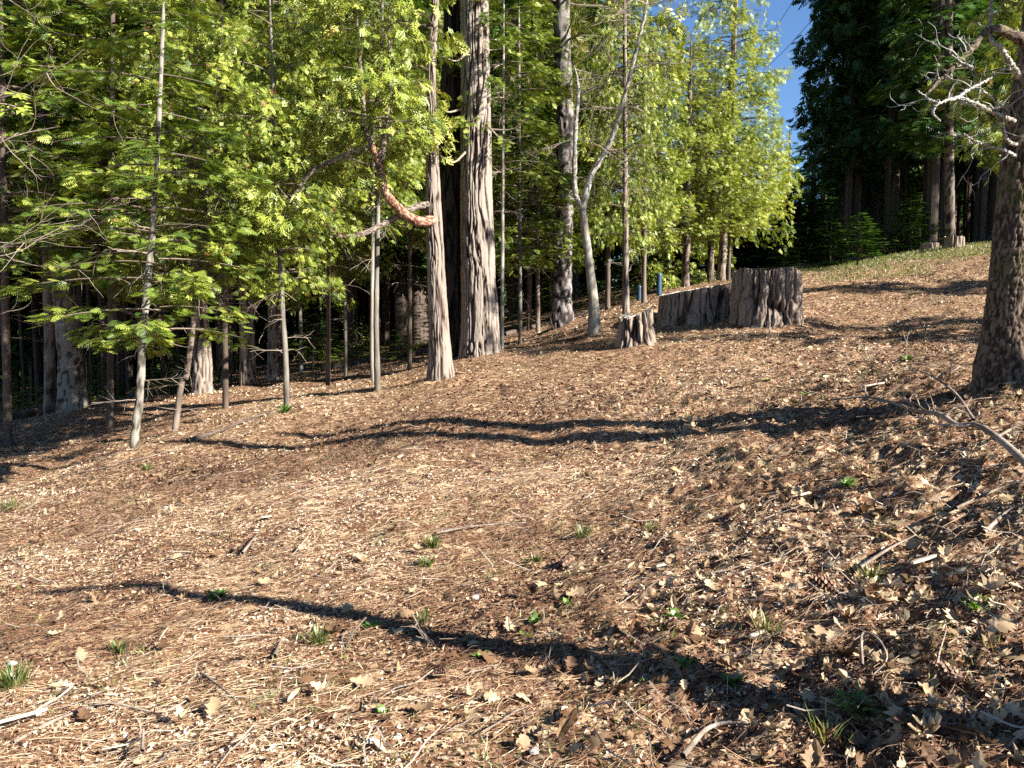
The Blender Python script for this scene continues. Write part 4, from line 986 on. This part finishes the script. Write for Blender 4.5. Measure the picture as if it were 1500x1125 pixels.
for k, (px, py, kd, sz, n, lab) in enumerate([
 (635, 803, 'grass', .10, 110, 'dense round green tuft in the middle of the clearing'), (625, 833, 'grass', .08, 90, 'low green tuft just below the dense round tuft'),
 (318, 880, 'weed', .10, 60, 'green seedling clump crossed by the left part of the long shadow'), (545, 922, 'weed', .07, 24, 'green leaves in the long shadow left of centre'),
 (855, 788, 'grass', .10, 60, 'thin green tuft right of the clearing centre'), (785, 826, 'grass', .08, 50, 'pale green tuft above the pine cone hollow'),
 (785, 916, 'weed', .07, 22, 'bright green seedling above the long shadow at centre'), (767, 934, 'weed', .05, 14, 'tiny yellow green seedling beside the bright one at centre'),
 (705, 965, 'weed', .06, 20, 'yellow green seedling just below the long shadow'), (832, 886, 'weed', .05, 16, 'small green seedling right of the centre, above the shadow'),
 (990, 908, 'weed', .09, 26, 'star shaped dark green plant right of centre'), (1075, 1004, 'weed', .09, 20, 'bright broad leaved green seedling on the shadow edge'),
 (1005, 975, 'weed', .07, 18, 'pale green seedling left of the broad leaved one'), (1242, 715, 'weed', .10, 40, 'green seedling on the leaf bank at right'),
 (1265, 1040, 'fern', .14, 60, 'dark green seedling within the shadow at the lower right'), (1310, 1050, 'fern', .12, 50, 'dark green sprig right of the shaded seedling, lower right'), (1435, 893, 'fern', .10, 50, 'green sprig near the right edge'),
 (22, 1008, 'grass', .13, 120, 'bright green grass clump at the lower left edge'), (175, 958, 'grass', .08, 60, 'green grass patch left of the lower left leaves'),
 (562, 1048, 'weed', .05, 12, 'tiny yellow green seedling at the bottom left of centre'), (620, 912, 'grass', .09, 40, 'pale green shoots above the shadow left of centre'),
 (465, 945, 'grass', .12, 60, 'faint pale grass below the shadow at left'), (1215, 1085, 'grass', .14, 18, 'thin upright grass blades at the bottom right'),
 (215, 690, 'grass', .12, 60, 'grass tuft near the dark pole at left'), (15, 748, 'grass', .16, 110, 'grass patch at the left edge'), (720, 850, 'grass', .05, 20, 'sparse green blades near the clearing centre'),
 (418, 605, 'weed', .2, 60, 'leafy seedlings round the foot of the thin olive stemmed sapling'), (1125, 925, 'grass', .12, 24, 'thin grass blades among leaves right of centre'), (1125, 560, 'weed', .07, 20, 'small green weed on the bank below the tallest stump'), (955, 780, 'grass', .08, 40, 'pale green moss tuft right of the thin tuft'),
 (1275, 850, 'grass', .12, 50, 'green blades between the leaves below the cone'), (1330, 530, 'weed', .12, 40, 'yellow green weeds on the bank left of the oak'), (1180, 580, 'weed', .08, 16, 'small bright weed above the oak shadow')]):
    tuft(lab, px, py, kd, sz, 900 + k, n)

# ------------------------------------------------------------------ the litter
def oak_leaf(rs, curl):
    n = 9; u = np.linspace(0, 1, n)
    w = np.array([.03, .16, .10, .30, .16, .40, .20, .26, .03]) * rs.uniform(.85, 1.15, n)
    xs = u.copy(); xs[3] += .03; xs[5] += .03
    V = []; 
    for k in range(n):
        z = curl * (u[k] - .5) ** 2 * 1.2
        V += [[xs[k], -w[k], z + w[k] * (.15 + .6 * curl) * rs.uniform(.2, 1.4)], [xs[k], 0, z], [xs[k], w[k], z + w[k] * (.15 + .6 * curl) * rs.uniform(.2, 1.4)]]
    V = np.array(V) - [.5, 0, 0]; f = []
    for k in range(n - 1):
        for c in (0, 1): f.append([3*k + c, 3*k + c + 1, 3*k + c + 4, 3*k + c + 3])
    return V, np.array(f)
def oak_leaf_low(rs, curl):
    V = np.array([[-.5, 0, 0], [-.1, -.28, .18], [.15, -.14, .02], [.3, -.25, .2], [.5, 0, .1], [.2, .27, .12], [.05, .12, .0], [-.15, .26, .22], [0, 0, -.05]]) * rs.uniform(.8, 1.2, (9, 1))
    f = np.array([[8, 0, 1, 2], [8, 2, 3, 4], [8, 4, 5, 6], [8, 6, 7, 0]]); return V, f
rs = np.random.default_rng(6)
LEAF = [oak_leaf(rs, c) for c in (.1, .5, .9, 1.3, -.4, .7)]
LEAFL = [oak_leaf_low(rs, .5) for _ in range(5)]
def plain_leaf(rs, curl):
    n = 7; u = np.linspace(0, 1, n); w = .22 * np.sin(u * pi * .97 + .05) ** .8 * rs.uniform(.85, 1.15, n); V = []
    for k in range(n):
        z = curl * (u[k] - .4) ** 2; V += [[u[k], -w[k], z + w[k] * curl * rs.uniform(.5, 1.6)], [u[k], .03 * sin(u[k] * 5), z], [u[k], w[k], z + w[k] * curl * rs.uniform(.5, 1.6)]]
    V = np.array(V) - [.5, 0, 0]; f = []
    for k in range(n - 1):
        for c in (0, 1): f.append([3*k + c, 3*k + c + 1, 3*k + c + 4, 3*k + c + 3])
    return V, np.array(f)
def needle(rs):
    u = np.linspace(-.5, .5, 4); b = rs.uniform(-.12, .12); y = b * (1 - 4 * u * u); z = rs.uniform(0, .06) * (1 - 4 * u * u); w = .008
    V = []
    for k in range(4): V += [[u[k], y[k] - w, z[k]], [u[k], y[k] + w, z[k] + w]]
    return np.array(V), np.array([[0, 2, 3, 1], [2, 4, 5, 3], [4, 6, 7, 5]])
NEED = [needle(rs) for _ in range(6)]
def crumb(rs):
    V = np.array([[-.5, -.12, 0], [.1, -.2, .12], [.5, .0, .02], [.05, .2, .16], [-.35, .14, .05]]) * rs.uniform(.7, 1.2, (5, 3)); return V, np.array([[0, 1, 3, 4], [1, 2, 3, 3]])[:1]
def crumb3(rs):
    V = np.array([[-.5, -.15, 0], [.3, -.2, .2], [.5, .12, .0], [-.2, .2, .22]]) * rs.uniform(.6, 1.3, (4, 3)); return V, np.array([[0, 1, 2, 3]])
CR = [crumb3(rs) for _ in range(8)]
def twigt(rs):
    u = np.linspace(-.5, .5, 4); k = rs.normal(0, .05, (4, 2)); mb = MB(); tube(mb, np.stack([u, k[:, 0], np.abs(k[:, 1])], -1), [.016, .014, .012, .006], 3, cap=False)
    return np.vstack(mb.v), np.vstack(mb.f)
TW = [twigt(rs) for _ in range(6)]
def scatter(n, y0, y1, rg, bias=1.0, half=.74):
    """points in the visible wedge, denser near the camera (bias 1 = even per unit of picture)"""
    u = rg.uniform(0, 1, n)
    if bias == 0: y = np.sqrt(y0 * y0 + u * (y1 * y1 - y0 * y0))
    elif bias == 1: y = y0 + u * (y1 - y0)
    else: y = y0 * (y1 / y0) ** u
    x = rg.uniform(-half, half, n) * y + rg.normal(0, .2, n); return x, y
def lay(name, tms, n, y0, y1, bias, size, mat_, seed, att=(0, 1), accept=None, tilt=.25, lift=(0, .02), smooth=False, label=None, aniso=None):
    rg = np.random.default_rng(seed); x, y = scatter(n, y0, y1, rg, bias)
    if accept is not None:
        k = rg.uniform(0, 1, n) < accept(x, y); x = x[k]; y = y[k]
    m = len(x); z = H(x, y) + rg.uniform(*lift, m)
    ez = .02; gx = (H(x + ez, y) - H(x - ez, y)) / (2 * ez); gy = (H(x, y + ez) - H(x, y - ez)) / (2 * ez)
    Up = nrm(np.stack([-gx, -gy, np.ones(m)], -1)) + rg.normal(0, tilt, (m, 3)); Up = nrm(Up)
    a = rg.uniform(0, 2 * pi, m)
    if aniso is not None: a = np.where(rg.uniform(0, 1, m) < .6, aniso + rg.normal(0, .35, m), a)
    Fw = np.stack([np.cos(a), np.sin(a), 0 * a], -1); Fw = nrm(Fw - Up * (Fw * Up).sum(-1, keepdims=True))
    sc = rg.uniform(size[0], size[1], m); at = rg.uniform(0, 1, m) * (att[1] - att[0]) + att[0]
    at = np.clip(at + 1.1 * (fbm(x * .8, y * .8, octv=4, seed=91) - .5) * (att[1] - att[0]) - .04, 0, 1)
    mb = MB(); place(mb, tms, np.stack([x, y, z], -1), Fw, Up, sc, at, rg)
    o = mb.obj(name, M[mat_], None, smooth); tag(o, label, kind='stuff'); return o
clump = lambda x, y, f=1.6, s=70: ss(.36, .62, fbm(x * f, y * f, octv=3, seed=s))
leafy = lambda x, y: (.06 + .94 * rough(x, y)) * (.25 + .75 * clump(x, y))
lay('leaf_litter', LEAF + [plain_leaf(rs, c) for c in (.3, .9, 1.5)], 5200, 2.2, 8.5, 1, (.035, .09), 'oak_leaf', 301, (.15, 1), leafy, .5, (.0, .04), label='dry tan oak leaves strewn thickly over the right foreground')
lay('distant_leaf_litter', LEAFL, 9000, 6.5, 24, 1, (.04, .10), 'oak_leaf', 302, (.1, 1), lambda x, y: (.2 + .65 * ss(-.3, .3, x / y)) * (.3 + .7 * clump(x, y, 1.1, 73)), .45, (0, .03), label='dry leaves over the clearing and far bank')
lay('needle_litter', NEED, 60000, 2.2, 6.5, 1, (.04, .13), 'needle', 303, (0, 1), lambda x, y: (1 - .45 * rough(x, y)) * (.25 + .75 * clump(x, y, 2.2, 75)), .12, (.002, .02), label='fallen pine needles matted over the clearing', aniso=.45)
lay('needle_litter', NEED, 26000, 6, 14, 1, (.06, .18), 'needle', 304, (0, 1), None, .15, (.002, .02), label='fallen pine needles on the far side of the clearing', aniso=.4)
lay('bark_crumbs', CR, 120000, 2.2, 9, 1, (.008, .034), 'crumb', 305, (0, 1), lambda x, y: .3 + .7 * clump(x, y, 1.9, 78), .5, (0, .015), label='bark crumbs and small debris on the near ground')
lay('bark_crumbs', CR, 60000, 8, 24, 1, (.02, .07), 'crumb', 306, (0, 1), lambda x, y: .45 + .55 * clump(x, y, .9, 79), .4, (0, .02), label='bark crumbs and small debris on the far ground')
lay('twig_litter', TW, 1500, 2.2, 9, 1, (.08, .3), 'twig', 307, (.2, 1), lambda x, y: .35 + .65 * rough(x, y), .2, (.005, .04), label='small dead twigs scattered over the ground')
# grass on the crest
def crest_grass():
    rg = np.random.default_rng(66); n = 16000; y = rg.uniform(17, 27, n); x = y * rg.uniform(.33, .66, n)
    k = fbm(x * .8, y * .8, seed=8) > .46; x = x[k]; y = y[k]; m = len(x)
    q = [rhomb((0, 0, 0), (1, 0, 0), .07)]; v, f = tmpl(q)
    mb = MB(); d = rg.normal(0, .45, (m, 3)); d[:, 2] = 1
    place(mb, [(v, f)], np.stack([x, y, H(x, y) - .005], -1), d, rg.normal(0, 1, (m, 3)), rg.uniform(.05, .11, m), rg.uniform(0, 1, m), rg)
    o = mb.obj('grass', M['grass']); tag(o, 'short green grass on the crest by the dark stand', kind='stuff')
crest_grass()
def sprouts():
    rg = np.random.default_rng(67); n = 60000; x, y = scatter(n, 2.4, 14, rg, 1)
    k = (fbm(x * 2.2, y * 2.2, octv=3, seed=12) > .61) & (rg.uniform(0, 1, n) < .5); x = x[k]; y = y[k]; m = len(x)
    mb = MB(); d = rg.normal(0, .55, (m, 3)); d[:, 2] = 1
    place(mb, [tmpl([rhomb((0, 0, 0), (1, 0, 0), .06)])], np.stack([x, y, H(x, y) - .004], -1), d, rg.normal(0, 1, (m, 3)), rg.uniform(.015, .06, m), rg.uniform(.2, 1, m), rg)
    print('SPROUTS', m); o = mb.obj('grass', M['grass']); tag(o, 'faint patches of short green sprouts in the litter', kind='stuff')
sprouts()

# the 240 leaves that show largest, each an object
rg = np.random.default_rng(9); meshes = []
for V, f in LEAF:
    for a in (.2, .38, .55, .7, .85):
        mb = MB(); mb.add(V, f, a); meshes.append(mb.mesh('oak_leaf', M['oak_leaf'], True))
cnt = 0
while cnt < 240:
    x, y = scatter(1, 2.3, 5.2, rg, 1, .68); x = float(x[0]); y = float(y[0])
    if rg.uniform() > .22 + .78 * float(rough(x, y)): continue
    mi = int(rg.integers(0, len(meshes))); o = bpy.data.objects.new('oak_leaf', meshes[mi]); COL.objects.link(o)
    o.location = (x, y, float(H(x, y)) + rg.uniform(.012, .04)); s = rg.uniform(.055, .11); o.scale = (s, s * rg.uniform(.7, 1.2), s * rg.uniform(.5, 1.35))
    o.rotation_euler = (rg.normal(0, .3), rg.normal(0, .3), rg.uniform(0, 6.28))
    tone = ('dark brown', 'brown', 'tan', 'pale tan', 'palest')[mi % 5]
    zx = 'on the leafy right bank' if x > .28 * y else ('in the middle foreground' if x > -.2 * y else 'on the needle mat at left')
    zy = 'near the bottom edge' if y < 3.2 else ('around the long shadow' if y < 4.3 else 'beyond the long shadow')
    tag(o, '%s lobed dry oak leaf %s, %s' % (tone, zx, zy), 'leaf', 'fallen oak leaves on the near ground'); cnt += 1
ORD = ['first', 'second', 'third', 'fourth', 'fifth', 'sixth', 'seventh', 'eighth', 'ninth', 'tenth', 'eleventh', 'twelfth', 'thirteenth', 'fourteenth', 'fifteenth', 'sixteenth']
same = {}
for o in S.objects:
    if o.parent is None and o.get('label') and o.get('category') == 'tree': same.setdefault(o['label'], []).append(o)
for lab, L in same.items():
    if len(L) > 1:
        L.sort(key=lambda o: o.location.x / o.location.y)
        for k, o in enumerate(L): o['label'] = '%s, %s from the left' % (lab, ORD[k] if k < 16 else 'farther')
print('TRIS', sum(sum(max(0, 1) * (len(me.loops) - 2 * len(me.polygons)) for me in [m]) for m in bpy.data.meshes))
